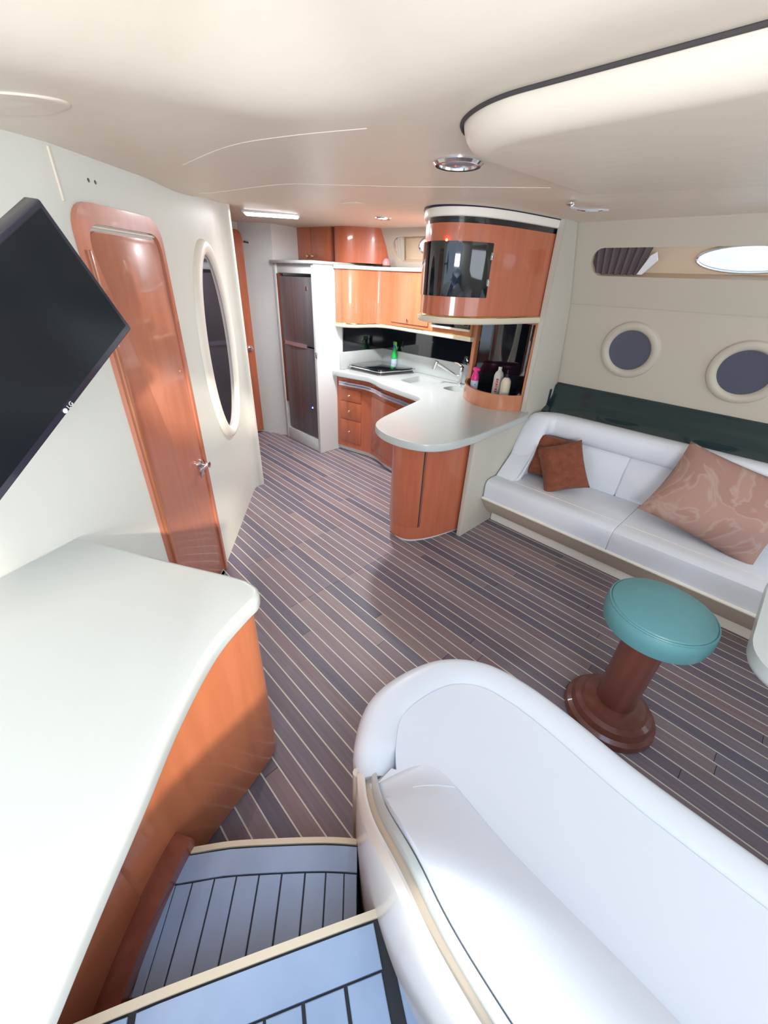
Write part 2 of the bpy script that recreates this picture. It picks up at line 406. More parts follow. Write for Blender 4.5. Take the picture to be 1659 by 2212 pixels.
# vent and speaker set flush in the headliner
bm = BM(); prism(bm, [(p[0], p[1]) for p in ellipse(-1.47, 0.17, 0.19, 0.07, 32)], 1.904, 1.912, 0.0, 0.004, 2, )
for v in bm.verts:
    x, y = v.co.x+1.47, v.co.y-0.17; v.co.x = -1.47+x*0.46-y*0.888; v.co.y = 0.17+x*0.888+y*0.46
    v.co.z += zc(v.co.x, v.co.y)-1.908
part('speaker_cover', bm, M['ceil'], ceiling)
bm = BM(); box(bm, -2.19, -2.05, 1.74, 1.80, zc(-2.12, 1.77)-0.004, zc(-2.12, 1.77)+0.01, 0.003); part('vent_cover', bm, M['piping'], ceiling)

# ---- left wall with the heads door and mirror
wall_path = cat(WALL[:5], 5)[:-1]+[WALL[4], WALL[5]]+[(-2.88, 1.316)]+cat([(-2.93, 1.355), (-2.968, 1.392), (-2.985, 1.43), (-2.985, 1.47), (-3.02, 1.50)], 4)+[(-4.25, 1.50)]
bm = BM()
lo = [bm.verts.new((x, y, 0)) for x, y in wall_path]; hi = [bm.verts.new((x, y, zc(x, y)+0.004)) for x, y in wall_path]
for i in range(len(wall_path)-1): bm.faces.new((lo[i], lo[i+1], hi[i+1], hi[i]))
bmesh.ops.solidify(bm, geom=bm.faces[:], thickness=0.02)
wall_left = tag(obj('wall_left', bm, M['wall'], ang=25), 'cream vinyl bulkhead with heads door and oval mirror', None, None, 'structure')
def wall_frame(a, b):        # matrix: x along wall, y out into the room, z up
    a, b = Vector(a), Vector(b); u = (b-a).normalized(); n = Vector((u.y, -u.x))
    if n.x < 0 and n.y < 0: n = -n
    n = Vector((-u.y, u.x)) if Vector((-u.y, u.x)).dot(Vector((1.2, 1.2))-a) > 0 else Vector((u.y, -u.x))
    return Matrix(((u.x, n.x, 0, a.x), (u.y, n.y, 0, a.y), (0, 0, 1, 0), (0, 0, 0, 1)))
# standing prism: outline in (u,z) extruded along the wall normal
def upright(bm, pts, y0, y1, F, r0=0.0, r1=0.0, seg=2):
    Q = F @ Matrix(((1, 0, 0, 0), (0, 0, 1, 0), (0, 1, 0, 0), (0, 0, 0, 1)))
    return prism(bm, pts, y0, y1, r1, r0, seg, Q)
def ring_upright(bm, outer, inner, y0, y1, F):
    Q = F; t = bmesh.new(); n = len(outer)
    A = [[t.verts.new((p[0], y, p[1])) for p in lp] for lp, y in ((outer, y0), (outer, y1), (inner, y1), (inner, y0))]
    for a in range(4):
        P, K = A[a], A[(a+1) % 4]
        for i in range(n): t.faces.new((P[i], P[(i+1) % n], K[(i+1) % n], K[i]))
    bmesh.ops.transform(t, matrix=Q, verts=t.verts[:]); return add(bm, t)
F1 = wall_frame(WALL[4], WALL[5])      # door wall
DW = 0.507
door = tag(empty('door_1', (-1.92, 0.525, 0)), 'tall cherry wood heads door with rounded top frame', None, None, 'structure')
oo = round_poly([(0.0, 0.0), (DW, 0.0), (DW, 1.79), (0.0, 1.79)], [0, 0, 0.10, 0.10], 8)
ii = round_poly([(0.045, 0.0), (DW-0.022, 0.0), (DW-0.022, 1.735), (0.045, 1.735)], [0, 0, 0.07, 0.07], 8)
bm = BM(); ring_upright(bm, oo, ii, -0.005, 0.018, F1); part('door_frame', bm, M['cherry_door'], door)
bm = BM(); upright(bm, round_poly([(0.05, 0.02), (DW-0.026, 0.02), (DW-0.026, 1.715), (0.05, 1.715)], [0, 0, 0.055, 0.055], 8), -0.004, 0.010, F1, 0, 0.003); dp = part('door_panel', bm, M['cherry_door'], door)
bm = BM(); upright(bm, [(0.012, 0.0), (0.030, 0.0), (0.030, 1.66), (0.012, 1.66)], 0.016, 0.026, F1, 0, 0.004); part('frame_bead', bm, M['cherry_light'], door)
hx, hz = 0.445, 0.735
bm = BM(); lathe(bm, [(0, 0), (0.030, 0), (0.030, 0.004), (0.020, 0.012), (0.010, 0.016), (0.010, 0.045), (0.016, 0.05), (0.0, 0.056)], 20, F1 @ T(hx, 0.010, hz) @ Matrix.Rotation(R(-90), 4, 'X'))
box(bm, hx-0.02, hx+0.02, 0.012, 0.017, hz-0.062, hz-0.02, 0.004, 2, F1)
tube(bm, [F1 @ Vector((hx+0.0, 0.048, hz)), F1 @ Vector((hx-0.05, 0.05, hz)), F1 @ Vector((hx-0.085, 0.045, hz-0.002))], [0.009, 0.007, 0.005], 8)
h = part('door_handle', bm, M['chrome'], door); h['label'] = 'chrome lever handle'
for z in (0.60, 1.50):
    bm = BM(); box(bm, 0.040, 0.052, 0.010, 0.0165, z-0.035, z+0.035, 0.002, 1, F1); part('hinge', bm, M['chrome'], door)
bm = BM(); box(bm, 0.07, DW-0.05, 0.006, 0.013, 1.722, 1.731, 0.002, 1, F1); part('door_catch_strip', bm, M['piping'], door)
# seam strip and two screw holes above the door
bm = BM(); box(bm, -0.004, 0.004, -0.002, 0.004, 1.78, 1.905, 0.0015, 1, F1); part('wall_seam', bm, M['piping'], wall_left)
for u in (0.145, 0.178):
    bm = BM(); lathe(bm, [(0, 0.0015), (0.005, 0.001), (0.006, 0)], 10, F1 @ T(u, 0.0, 1.853) @ Matrix.Rotation(R(-90), 4, 'X')); part('screw_hole', bm, M['steel_dark'], wall_left)
# oval mirror
F2 = wall_frame(WALL[5], WALL[6])
mirror = tag(empty('oval_mirror', (-2.60, 1.10, 1.2)), 'tall dark oval mirror with padded cream rim on the bulkhead', 'mirror')
MU, MZ, MA, MB_ = 0.645, 1.205, 0.315, 0.525
prof = []
bm = BM(); n = 56; t = bmesh.new(); rings = []
for k in range(n):
    a = 2*math.pi*k/n; r_ = []
    for q in range(10):
        w = math.pi*q/9; off = 0.0375*math.cos(w); hgt = 0.034*math.sin(w)
        r_.append(t.verts.new((MU+(MA+off)*math.cos(a), hgt, MZ+(MB_+off)*math.sin(a))))
    rings.append(r_)
for k in range(n):
    A, B = rings[k], rings[(k+1) % n]
    for q in range(9): t.faces.new((A[q], A[q+1], B[q+1], B[q]))
bmesh.ops.transform(t, matrix=F2, verts=t.verts[:]); add(bm, t); part('mirror_rim', bm, M['wall'], mirror)
bm = BM(); upright(bm, ellipse(MU, MZ, MA-0.028, MB_-0.028, 56), 0.0, 0.006, F2); part('mirror_glass', bm, M['mirror'], mirror)

# ---- forward bulkhead and cabin door
bm = BM(); ribbon(bm, [(-4.27, 1.3), (-4.27, 2.17), (-3.945, 2.33), (-4.06, 2.74)], 0, 2.03, 0.03)
tag(obj('wall_forward', bm, M['white_lam']), 'pale forward bulkhead beside the fridge', None, None, 'structure')
door2 = tag(empty('door_2', (-4.22, 1.95, 0)), 'narrow cherry cabin door at the end of the passage', None, None, 'structure')
F3 = wall_frame((-4.235, 2.165), (-4.235, 1.55))
bm = BM(); upright(bm, round_poly([(0.0, 0.03), (0.6, 0.03), (0.6, 1.955), (0.0, 1.955)], [0, 0, 0.06, 0.06], 6), -0.01, 0.045, F3, 0, 0.006); part('door_panel', bm, M['cherry'], door2)
bm = BM(); lathe(bm, [(0, 0), (0.028, 0), (0.026, 0.008), (0.011, 0.012), (0.011, 0.05), (0, 0.055)], 16, F3 @ T(0.05, 0.045, 0.93) @ Matrix.Rotation(R(-90), 4, 'X'))
tube(bm, [F3 @ Vector((0.05, 0.09, 0.93)), F3 @ Vector((0.12, 0.092, 0.935)), F3 @ Vector((0.16, 0.085, 0.93))], 0.008, 8); part('door_handle', bm, M['chrome'], door2)
bm = BM(); tube(bm, [F3 @ Vector((-0.03, 0.02, 1.865)), F3 @ Vector((-0.03, 0.06, 1.865)), F3 @ Vector((-0.05, 0.075, 1.86))], 0.012, 8); part('door_hook', bm, M['chrome'], door2)

# ---- outboard wall with windows and round ports
PR = [(3.17, 0.0), (3.17, 1.0), (3.05, 1.52), (2.845, 2.06)]
wall_right = tag(empty('wall_right', (-1.5, 3.1, 0)), 'tan vinyl outboard wall with slot windows and round ports', None, None, 'structure')
bm = BM(); grid_surf(bm, [[(-4.6, y, z) for y, z in PR[:3]], [1.45, 3.17, 0] and [(1.45, y, z) for y, z in PR[:3]]]); part('wall_lower', bm, M['wall_tan'], wall_right)
def on_up(u, z, d=0.0):       # upper strip; d pushes outboard
    t_ = (z-1.52)/(2.06-1.52); return (u, 3.05-0.205*t_+d*0.934, z+d*0.357)
win = [(-0.455, 1.757, 0.765, 0.072), (-2.50, 1.835, 0.44, 0.088)]
bm = BM(); plate_with_holes(bm, [(-4.6, 1.52), (1.45, 1.52), (1.45, 2.06), (-4.6, 2.06)], [stadium(*w) for w in win], on_up)
part('wall_upper', bm, M['wall_tan'], wall_right, smooth=False)
bm = BM(); tube(bm, [(-1.32, 3.049, 1.52), (1.44, 3.049, 1.52)], 0.003, 6); part('wall_seam', bm, M['wall_tan'], wall_right)
ovals = [(-0.44, 1.757, 0.235, 0.060), (-2.52, 1.835, 0.17, 0.068)]
for i, (w, ov) in enumerate(zip(win, ovals)):
    wi = tag(empty('window_%d' % (i+1), on_up(w[0], w[1])), ['long slot window with oval port above the sofa', 'short slot window with oval port over the galley shelf'][i], None, None, 'structure')
    D = 0.07; st = stadium(*w); bm = BM()
    A = [bm.verts.new(on_up(u, z, 0)) for u, z in st]; B = [bm.verts.new(on_up(u, z, D)) for u, z in st]
    for k in range(len(st)): bm.faces.new((A[k], A[(k+1) % len(st)], B[(k+1) % len(st)], B[k]))
    part('reveal', bm, M['tan_reveal'], wi)
    bm = BM(); plate_with_holes(bm, st, [ellipse(*ov)], lambda u, z: on_up(u, z, D)); part('backing', bm, M['tan_reveal'], wi, smooth=False)
    bm = BM(); tube(bm, [on_up(u, z, D-0.006) for u, z in ellipse(*ov)], 0.008, 8, closed=True); part('port_ring', bm, M['chrome'], wi)
    bm = BM(); el_ = ellipse(*ov); vs = [bm.verts.new(on_up(u, z, D+0.006)) for u, z in el_]; bm.faces.new(vs); bmesh.ops.solidify(bm, geom=bm.faces[:], thickness=0.003); part('port_pane', bm, M['pane'], wi)
    # gathered curtain at the forward end
    x0 = w[0]-w[2]+0.005; x1 = x0+(0.30 if i == 0 else 0.11); bm = BM(); rows = []
    for q in range(7):
        f_ = q/6; rows.append([])
        for k in range(61):
            s_ = k/60; u = x0+(x1-x0)*s_+0.05*s_*(f_-0.5); z = w[1]+(f_-0.5)*2*(w[3]-0.004)
            du = max(0.0, w[3]-(u-x0)); z = max(w[1]-math.sqrt(max(w[3]**2-du*du, 1e-5)), min(w[1]+math.sqrt(max(w[3]**2-du*du, 1e-5)), z))
            rows[-1].append(on_up(u, z, 0.022+0.011*math.sin(s_*(46 if i == 0 else 22)+f_)))
    grid_surf(bm, rows); bmesh.ops.solidify(bm, geom=bm.faces[:], thickness=0.002); part('curtain', bm, M['curtain'] if i == 0 else M['wall'], wi)
    if i == 0:
        bm = BM(); prism(bm, [(0, 0), (0.03, 0.0), (0.10, 0.075), (0.085, 0.118), (0.055, 0.10)], 0, 0.006, 0.002, 0, 1, Matrix(((1, 0, 0, x1-0.03), (0, -0.357, -0.934, on_up(0, w[1])[1]+0.026), (0, 0.934, -0.357, w[1]-0.058), (0, 0, 0, 1)))); part('curtain_tie', bm, M['white_plastic'], wi)
def round_port(u, z, r, label):
    t_ = (z-1.0)/0.52; y = 3.17-0.12*t_; nrm = Vector((0, -0.974, -0.225))
    Q = T(u, y, z) @ nrm.to_track_quat('Z', 'Y').to_matrix().to_4x4()
    ro = tag(empty('round_port', (u, y, z)), label, 'porthole', 'round ports above the sofa')
    bm = BM(); lathe(bm, [(r-0.004, 0.0), (r, 0.010), (r+0.012, 0.020), (r+0.030, 0.022), (r+0.045, 0.014), (r+0.052, 0.0)], 48, Q); part('port_rim', bm, M['wall_tan'], ro)
    bm = BM(); lathe(bm, [(0, 0.004), (r, 0.004), (r, -0.01), (0, -0.01)], 48, Q); part('port_pane', bm, M['port_glass'], ro)
round_port(-0.883, 1.275, 0.128, 'smoked round port nearer the galley bulkhead')
round_port(-0.262, 1.238, 0.128, 'smoked round port at the right edge of the photo')
# dark green gloss strip and ledge behind the sofa
bm = BM(); prism(bm, [(3.165, 0.80), (3.165, 0.985), (3.13, 0.965), (3.12, 0.90), (3.07, 0.835), (2.98, 0.80)], -1.318, 1.44, 0, 0, 1, Matrix(((0, 0, 1, 0), (1, 0, 0, 0), (0, 1, 0, 0), (0, 0, 0, 1))))
tag(obj('trim_1', bm, M['darkgreen'], ang=60), 'dark green gloss ledge behind the sofa', None, None, 'structure')
# galley bulkhead
bm = BM(); pts = [(2.14, 0), (3.165, 0), (3.165, 1.0), (3.045, 1.52), (2.88, 1.965), (2.705, 1.965), (2.735, 0.775), (2.14, 0.765)]
prism(bm, pts, -1.362, -1.322, 0.012, 0.006, 3, Matrix(((0, 0, 1, 0), (1, 0, 0, 0), (0, 1, 0, 0), (0, 0, 0, 1))))
wg = tag(obj('wall_galley', bm, M['bulk']), 'cream bulkhead panel between galley and sofa', None, None, 'structure')
bm = BM(); box(bm, -1.325, -1.316, 3.055, 3.085, 0.80, 0.945, 0.003); part('dark_slot', bm, M['navy'], wg)
# aft wall outside the view
bm = BM(); box(bm, 1.45, 1.48, -0.22, 3.2, -0.05, 2.14); box(bm, 1.45, 1.48, -1.1, -0.22, -0.05, 1.0); box(bm, 1.45, 1.48, -1.1, -0.22, 1.97, 2.2); tag(obj('wall_aft', bm, M['wall'], smooth=False), 'cream aft wall round the companionway', None, None, 'structure')

# ================================================================== GALLEY
# ---- fridge tower
def wp(name, x0, x1, y0, y1, z0, z1, mt, root, r=0.006):
    b_ = BM(); box(b_, x0, x1, y0, y1, z0, z1, r); return part(name, b_, mt, root)
tower = empty('fridge_cabinet', (-3.58, 2.7, 0), 'tall white cabinet housing the fridge', 'cabinet')
wp('side_panel', -3.915, -3.87, 2.30, 3.10, 0, 1.70, M['white_lam'], tower)
wp('side_panel', -3.29, -3.25, 2.295, 3.14, 0, 1.70, M['white_lam'], tower)
wp('plinth', -3.868, -3.292, 2.302, 3.10, 0.0, 0.135, M['white_lam'], tower)
wp('head_rail', -3.868, -3.292, 2.315, 2.40, 1.625, 1.70, M['white_lam'], tower)
wp('back_panel', -3.88, -3.28, 3.08, 3.10, 0.1, 1.68, M['white_lam'], tower)
wp('wood_strip', -3.868, -3.838, 2.305, 2.36, 0.42, 1.62, M['cherry_dark'], tower, 0.003)
b_ = BM(); box(b_, -3.925, -3.235, 2.27, 3.12, 1.70, 1.725, 0.008); part('top', b_, M['solid'], tower)
wp('latch', -3.262, -3.246, 2.286, 2.30, 0.95, 1.0, M['chrome'], tower, 0.003)
fr = empty('fridge', (-3.56, 2.6, 0.14), 'two-door brushed steel fridge in the white cabinet', 'fridge')
wp('body', -3.828, -3.298, 2.36, 3.0, 0.14, 1.60, M['steel_dark'], fr)
wp('freezer_door', -3.83, -3.296, 2.305, 2.355, 1.03, 1.60, M['steel'], fr, 0.010)
ld = wp('fridge_door', -3.83, -3.296, 2.305, 2.355, 0.155, 1.018, M['steel'], fr, 0.010)
b_ = BM(); sweep(b_, cat([(-3.80, 2.30), (-3.68, 2.292), (-3.56, 2.292), (-3.42, 2.30)], 6), [(0.0, 1.012), (0.012, 1.02), (0.012, 1.045), (0.0, 1.045)]); part('door_grip', b_, M['acrylic'], fr)
wp('badge', -3.40, -3.37, 2.300, 2.306, 1.50, 1.53, M['chrome'], fr, 0.002)
b_ = BM(); lathe(b_, [(0, 0.008), (0.006, 0.006), (0.009, 0)], 14, T(-3.375, 2.305, 0.455) @ Matrix.Rotation(R(90), 4, 'X')); part('blue_indicator', b_, M['blue_led'], fr)

# ---- base cabinet
gc = empty('galley_base_cabinet', (-2.7, 2.8, 0), 'curved cherry galley base cabinet with drawer knobs', 'cabinet')
fp = cat([(-3.25, 2.525), (-3.05, 2.565), (-2.86, 2.605), (-2.72, 2.59), (-2.58, 2.545), (-2.40, 2.52), (-2.05, 2.475)], 6)
b_ = BM(); prism(b_, fp+[(-1.95, 3.1), (-3.25, 3.1)], 0.055, 0.64, 0, 0.004, 2); ribbon(b_, offset(fp, 0.012), 0.64, 0.774, 0.024); part('body', b_, M['cherry'], gc)
b_ = BM(); prism(b_, offset(fp, 0.035)+[(-1.95, 3.1), (-3.24, 3.1)], 0.0, 0.055); part('kick_plate', b_, M['white_lam'], gc)
for z0, z1 in ((0.545, 0.66), (0.36, 0.535), (0.12, 0.35)):
    b_ = BM(); seg_ = [p for p in fp if -3.22 < p[0] < -2.93]; ribbon(b_, offset(seg_, -0.004), z0, z1, 0.010, 0.002, 0.002); d_ = part('drawer', b_, M['cherry'], gc)
    x, y = -3.075, 2.548; b_ = BM(); lathe(b_, [(0, 0.024), (0.010, 0.022), (0.013, 0.016), (0.006, 0.009), (0.006, 0), (0, 0)], 14, T(x, y, (z0+z1)/2) @ Matrix.Rotation(R(90), 4, 'X')); sub('knob', b_, M['gold'], d_).matrix_parent_inverse = d_.matrix_parent_inverse.inverted() @ d_.matrix_parent_inverse
    d_.children[0].matrix_parent_inverse = (T(*gc.location) @ d_.matrix_parent_inverse).inverted()
b_ = BM(); ribbon(b_, offset([p for p in fp if -2.82 < p[0] < -2.40], -0.004), 0.12, 0.64, 0.010, 0.002, 0.002); part('cabinet_door', b_, M['cherry'], gc)
b_ = BM(); rp = offset([p for p in fp if p[0] > -3.2], -0.028)
for dz in (0.70, 0.725): tube(b_, [(x, y, dz) for x, y in rp], 0.008, 8)
for x, y in rp[2::9]: box(b_, x-0.012, x+0.012, y, y+0.03, 0.69, 0.735, 0.003)
ribbon(b_, rp, 0.702, 0.723, 0.006)
hr = part('hand_rail', b_, M['acrylic'], gc); hr['label'] = 'smoky chrome hand rail'

# ---- worktop with peninsula, sink openings and upstand
CT, CB = 0.825, 0.775
outer = [(-3.245, 2.47)]+cat([(-3.245, 2.47), (-3.05, 2.515), (-2.86, 2.56), (-2.74, 2.545), (-2.60, 2.495), (-2.40, 2.465), (-2.10, 2.425), (-2.02, 2.38)], 4)[1:] + \
    cat([(-1.99, 2.28), (-1.92, 2.02), (-1.845, 1.78), (-1.76, 1.665), (-1.62, 1.605), (-1.46, 1.61), (-1.33, 1.68), (-1.265, 1.82), (-1.245, 2.05)], 6) + [(-1.262, 2.45), (-1.285, 2.72), (-1.31, 2.77), (-1.37, 2.78), (-1.37, 3.15), (-3.245, 3.15)]
sink1 = round_poly([(-2.58, 2.72), (-2.26, 2.68), (-2.27, 3.02), (-2.60, 3.03)], 0.05, 5)
sink2 = round_poly([(-2.16, 2.80), (-1.98, 2.79), (-1.98, 2.96), (-2.15, 2.96)], 0.06, 5)
wt = empty('galley_worktop', (-2.3, 2.7, CT), 'pale solid-surface galley worktop with rounded peninsula end', 'worktop')
b_ = BM(); rings = []
loops = [(offset(outer, 0.006, True), CB), (outer, CB+0.006), (outer, CT-0.010), (offset(outer, 0.003, True), CT-0.003), (offset(outer, 0.010, True), CT)]
for lp, z in loops: rings.append([b_.verts.new((x, y, z)) for x, y in lp])
n = len(outer)
for A, B in zip(rings[:-1], rings[1:]):
    for k in range(n): b_.faces.new((A[k], A[(k+1) % n], B[(k+1) % n], B[k]))
b_.faces.new(rings[0][::-1])
plate_with_holes(b_, loops[-1][0], [sink1, sink2], lambda x, y: (x, y, CT))
part('slab', b_, M['solid'], wt)
for nm, sk, dep in (('sink_basin', sink1, 0.16), ('small_basin', sink2, 0.07)):
    b_ = BM(); c_ = (sum(p[0] for p in sk)/len(sk), sum(p[1] for p in sk)/len(sk)); pr_ = None
    for f_, z in ((1.0, CT), (0.985, CT-0.012), (0.93, CT-dep+0.02), (0.86, CT-dep)):
        r_ = [b_.verts.new((c_[0]+(x-c_[0])*f_, c_[1]+(y-c_[1])*f_, z)) for x, y in sk]
        if pr_:
            for k in range(len(sk)): b_.faces.new((pr_[k], pr_[(k+1) % len(sk)], r_[(k+1) % len(sk)], r_[k]))
        pr_ = r_
    b_.faces.new(pr_); part(nm, b_, M['solid'], wt)
b_ = BM(); box(b_, -3.248, -3.22, 2.56, 3.14, CT, 0.985, 0.006); box(b_, -3.24, -1.96, 3.115, 3.145, CT, 0.985, 0.006); part('upstand', b_, M['solid'], wt)
# black glass splashback behind
b_ = BM(); box(b_, -3.248, -3.236, 2.60, 3.14, 0.985, 1.22, 0.002, 1); box(b_, -3.24, -1.98, 3.125, 3.145, 0.985, 1.22, 0.002, 1)
tag(obj('splashback', b_, M['glass_black']), 'black glass splashback behind the hob', 'splashback')

# ---- peninsula cabinet
pc = empty('peninsula_cabinet', (-1.6, 2.1, 0), 'rounded cherry peninsula cabinet under the worktop end', 'cabinet')
pf = cat([(-1.90, 2.44), (-1.85, 2.20), (-1.79, 1.96), (-1.735, 1.82), (-1.64, 1.755), (-1.53, 1.775), (-1.46, 1.87), (-1.415, 1.99), (-1.385, 2.12)], 7)
b_ = BM(); prism(b_, pf+[(-1.372, 2.20), (-1.372, 2.6), (-1.9, 2.6)], 0.035, 0.774, 0.0, 0.004); part('body', b_, M['cherry'], pc)
b_ = BM(); ribbon(b_, offset([p for p in pf if p[1] < 1.90 and p[0] < -1.47 or (p[0] <= -1.47 and p[1] < 2.0)], -0.004), 0.14, 0.71, 0.010, 0.002, 0.002); dd = part('cabinet_door', b_, M['cherry'], pc)
b_ = BM(); q = [p for p in pf if -1.485 < p[0] < -1.455][:1][0]; box(b_, q[0]-0.004, q[0]+0.006, q[1]-0.016, q[1]+0.002, 0.14, 0.71); part('door_gap', b_, M['seam'], pc)
b_ = BM(); prism(b_, offset(pf, 0.03)+[(-1.40, 2.20), (-1.40, 2.6), (-1.87, 2.6)], 0.0, 0.035); part('kick_plate', b_, M['white_lam'], pc)

# ---- hob, tap
hob = empty('hob', (-2.99, 2.9, CT), 'black glass hob with steel guard rail set in the worktop', 'hob')
hq = [(-3.195, 2.645), (-2.80, 2.685), (-2.71, 3.06), (-3.195, 3.06)]
b_ = BM(); prism(b_, round_poly(hq, 0.03, 4), CT+0.010, CT+0.048, 0.012, 0, 3); part('cover', b_, M['glass_black'], hob)
b_ = BM(); prism(b_, round_poly(offset(hq, -0.012, True), 0.03, 4), CT+0.0005, CT+0.010, 0.003, 0, 2); part('surround', b_, M['steel'], hob)
b_ = BM(); rp = round_poly(offset(hq, -0.022, True), 0.03, 4); rp = [p for p in rp if p[1] < 2.9 or p[0] > -2.9]
tube(b_, [(x, y, CT+0.036) for x, y in rp], 0.005, 6); part('guard_rail', b_, M['chrome'], hob)
tap = empty('tap', (-2.14, 3.045, CT), 'chrome mixer tap with long angled spout by the sink', 'tap')
b_ = BM(); lathe(b_, [(0.024, 0), (0.024, 0.012), (0.017, 0.02), (0.017, 0.10), (0.020, 0.105), (0.020, 0.15), (0.0, 0.16)], 20, T(-2.14, 3.045, CT)); part('tap_body', b_, M['chrome'], tap)
b_ = BM(); tube(b_, cat([(-2.14, 3.045, CT+0.06), (-2.20, 3.00, CT+0.09), (-2.27, 2.945, CT+0.14), (-2.32, 2.905, CT+0.17)], 5), 0.012, 10); tube(b_, [(-2.316, 2.908, CT+0.185), (-2.335, 2.895, CT+0.115)], 0.018, 12); part('spout', b_, M['chrome'], tap)
b_ = BM(); tube(b_, [(-2.14, 3.045, CT+0.155), (-2.19, 3.06, CT+0.17), (-2.24, 3.07, CT+0.172)], [0.010, 0.008, 0.006], 8); part('lever', b_, M['chrome'], tap)

# ---- wall cupboards over the hob
cb = empty('wall_cupboard', (-2.6, 3.0, 1.24), 'honey cherry wall cupboard with curved end over the hob', 'cupboard')
cp1 = cat([(-3.246, 2.52), (-3.15, 2.535), (-3.075, 2.62), (-3.05, 2.74), (-3.02, 2.83), (-2.95, 2.875), (-2.88, 2.885)], 8)
b_ = BM(); prism(b_, cp1+[(-1.96, 2.855), (-1.96, 3.02), (-3.246, 3.02)], 1.245, 1.675, 0, 0); part('body', b_, M['cherry_light'], cb)
b_ = BM(); prism(b_, offset(cp1, -0.008)+[(-1.955, 2.845), (-1.955, 3.1), (-3.246, 3.1)], 1.212, 1.245, 0.006, 0.012, 3); part('bottom_trim', b_, M['nosing'], cb)
b_ = BM(); tube(b_, [(x, y, 1.247) for x, y in offset(cp1, -0.006)+[(-1.96, 2.848)]], 0.005, 6); part('brass_line', b_, M['brass'], cb)
b_ = BM(); prism(b_, offset(cp1, -0.02)+[(-1.955, 2.83), (-1.955, 2.93), (-3.246, 2.93)], 1.675, 1.705, 0.010, 0.006, 3); part('shelf_rail', b_, M['solid'], cb)
for x0, x1 in ((-2.875, -2.42),):
    b_ = BM(); y = 2.866; prism(b_, [(x0, y+0.008), (x1, y-0.006), (x1, y+0.01), (x0, y+0.022)], 1.275, 1.655, 0.003, 0.003, 1); d_ = part('cupboard_door', b_, M['cherry_light'], cb)
    b_ = BM(); k_ = lathe(b_, [(0, 0.02), (0.010, 0.018), (0.012, 0.012), (0.005, 0.007), (0.005, 0), (0, 0)], 14, T(-2.66, 2.867, 1.31) @ Matrix.Rotation(R(90), 4, 'X')); attach(obj('knob', b_, M['gold']), d_).matrix_parent_inverse = (T(*cb.location) @ d_.matrix_parent_inverse).inverted()
b_ = BM(); box(b_, -2.36, -1.98, 2.84, 2.875, 1.30, 1.44, 0.004); part('glass_front', b_, M['glass_black'], cb)
b_ = BM(); box(b_, -2.37, -1.975, 2.835, 2.86, 1.283, 1.30, 0.004); part('glass_lip', b_, M['nosing'], cb)
b_ = BM(); box(b_, -1.975, -1.94, 2.90, 2.955, CT, 1.43, 0.006); part('end_post', b_, M['cherry_light'], cb)

# ---- upper lockers by the ceiling
uc = empty('upper_locker', (-3.75, 2.9, 1.71), 'glossy cherry locker with two gold knobs above the fridge', 'cupboard')
b_ = BM(); prism(b_, [(-4.035, 2.68), (-3.47, 2.68), (-3.47, 2.95), (-4.035, 2.95)], 1.727, 2.02, 0, 0); part('body', b_, M['cherry'], uc)
for x0, x1, kx in ((-4.03, -3.805, -3.84), (-3.795, -3.48, -3.755)):
    b_ = BM(); box(b_, x0, x1, 2.668, 2.684, 1.735, 2.015, 0.003); d_ = part('locker_door', b_, M['cherry'], uc)
    b_ = BM(); lathe(b_, [(0, 0.03), (0.012, 0.027), (0.015, 0.018), (0.006, 0.01), (0.006, 0), (0, 0)], 14, T(kx, 2.668, 1.775) @ Matrix.Rotation(R(90), 4, 'X')); o = obj('knob', b_, M['gold']); o.parent = d_; o.matrix_parent_inverse = (T(*uc.location) @ d_.matrix_parent_inverse).inverted()
uc2 = empty('curved_locker', (-3.25, 2.9, 1.71), 'glossy curved cherry locker between upper locker and galley window', 'cupboard')
cp2 = cat([(-3.465, 2.69), (-3.40, 2.655), (-3.30, 2.66), (-3.20, 2.71), (-3.08, 2.82), (-3.02, 2.92)], 8)
b_ = BM(); prism(b_, cp2+[(-3.02, 2.96), (-3.465, 2.96)], 1.727, 2.02); part('body', b_, M['cherry'], uc2)
b_ = BM(); box(b_, -3.472, -3.462, 2.66, 2.70, 1.73, 2.015, 0.003); part('edge_bead', b_, M['cherry_dark'], uc2)
pb = empty('pink_jar', (-2.98, 2.89, 1.705), 'small pale pink domed jar on the galley shelf', 'jar')
b_ = BM(); lathe(b_, [(0.0, 0.0), (0.030, 0.0), (0.036, 0.008), (0.034, 0.014), (0, 0.014)], 24, T(-2.98, 2.89, 1.705)); part('saucer', b_, M['cherry_dark'], pb)
b_ = BM(); lathe(b_, [(0.033, 0.014), (0.034, 0.03), (0.029, 0.05), (0.018, 0.064), (0, 0.068)], 24, T(-2.98, 2.89, 1.705)); part('dome', b_, M['pinkpale'], pb)

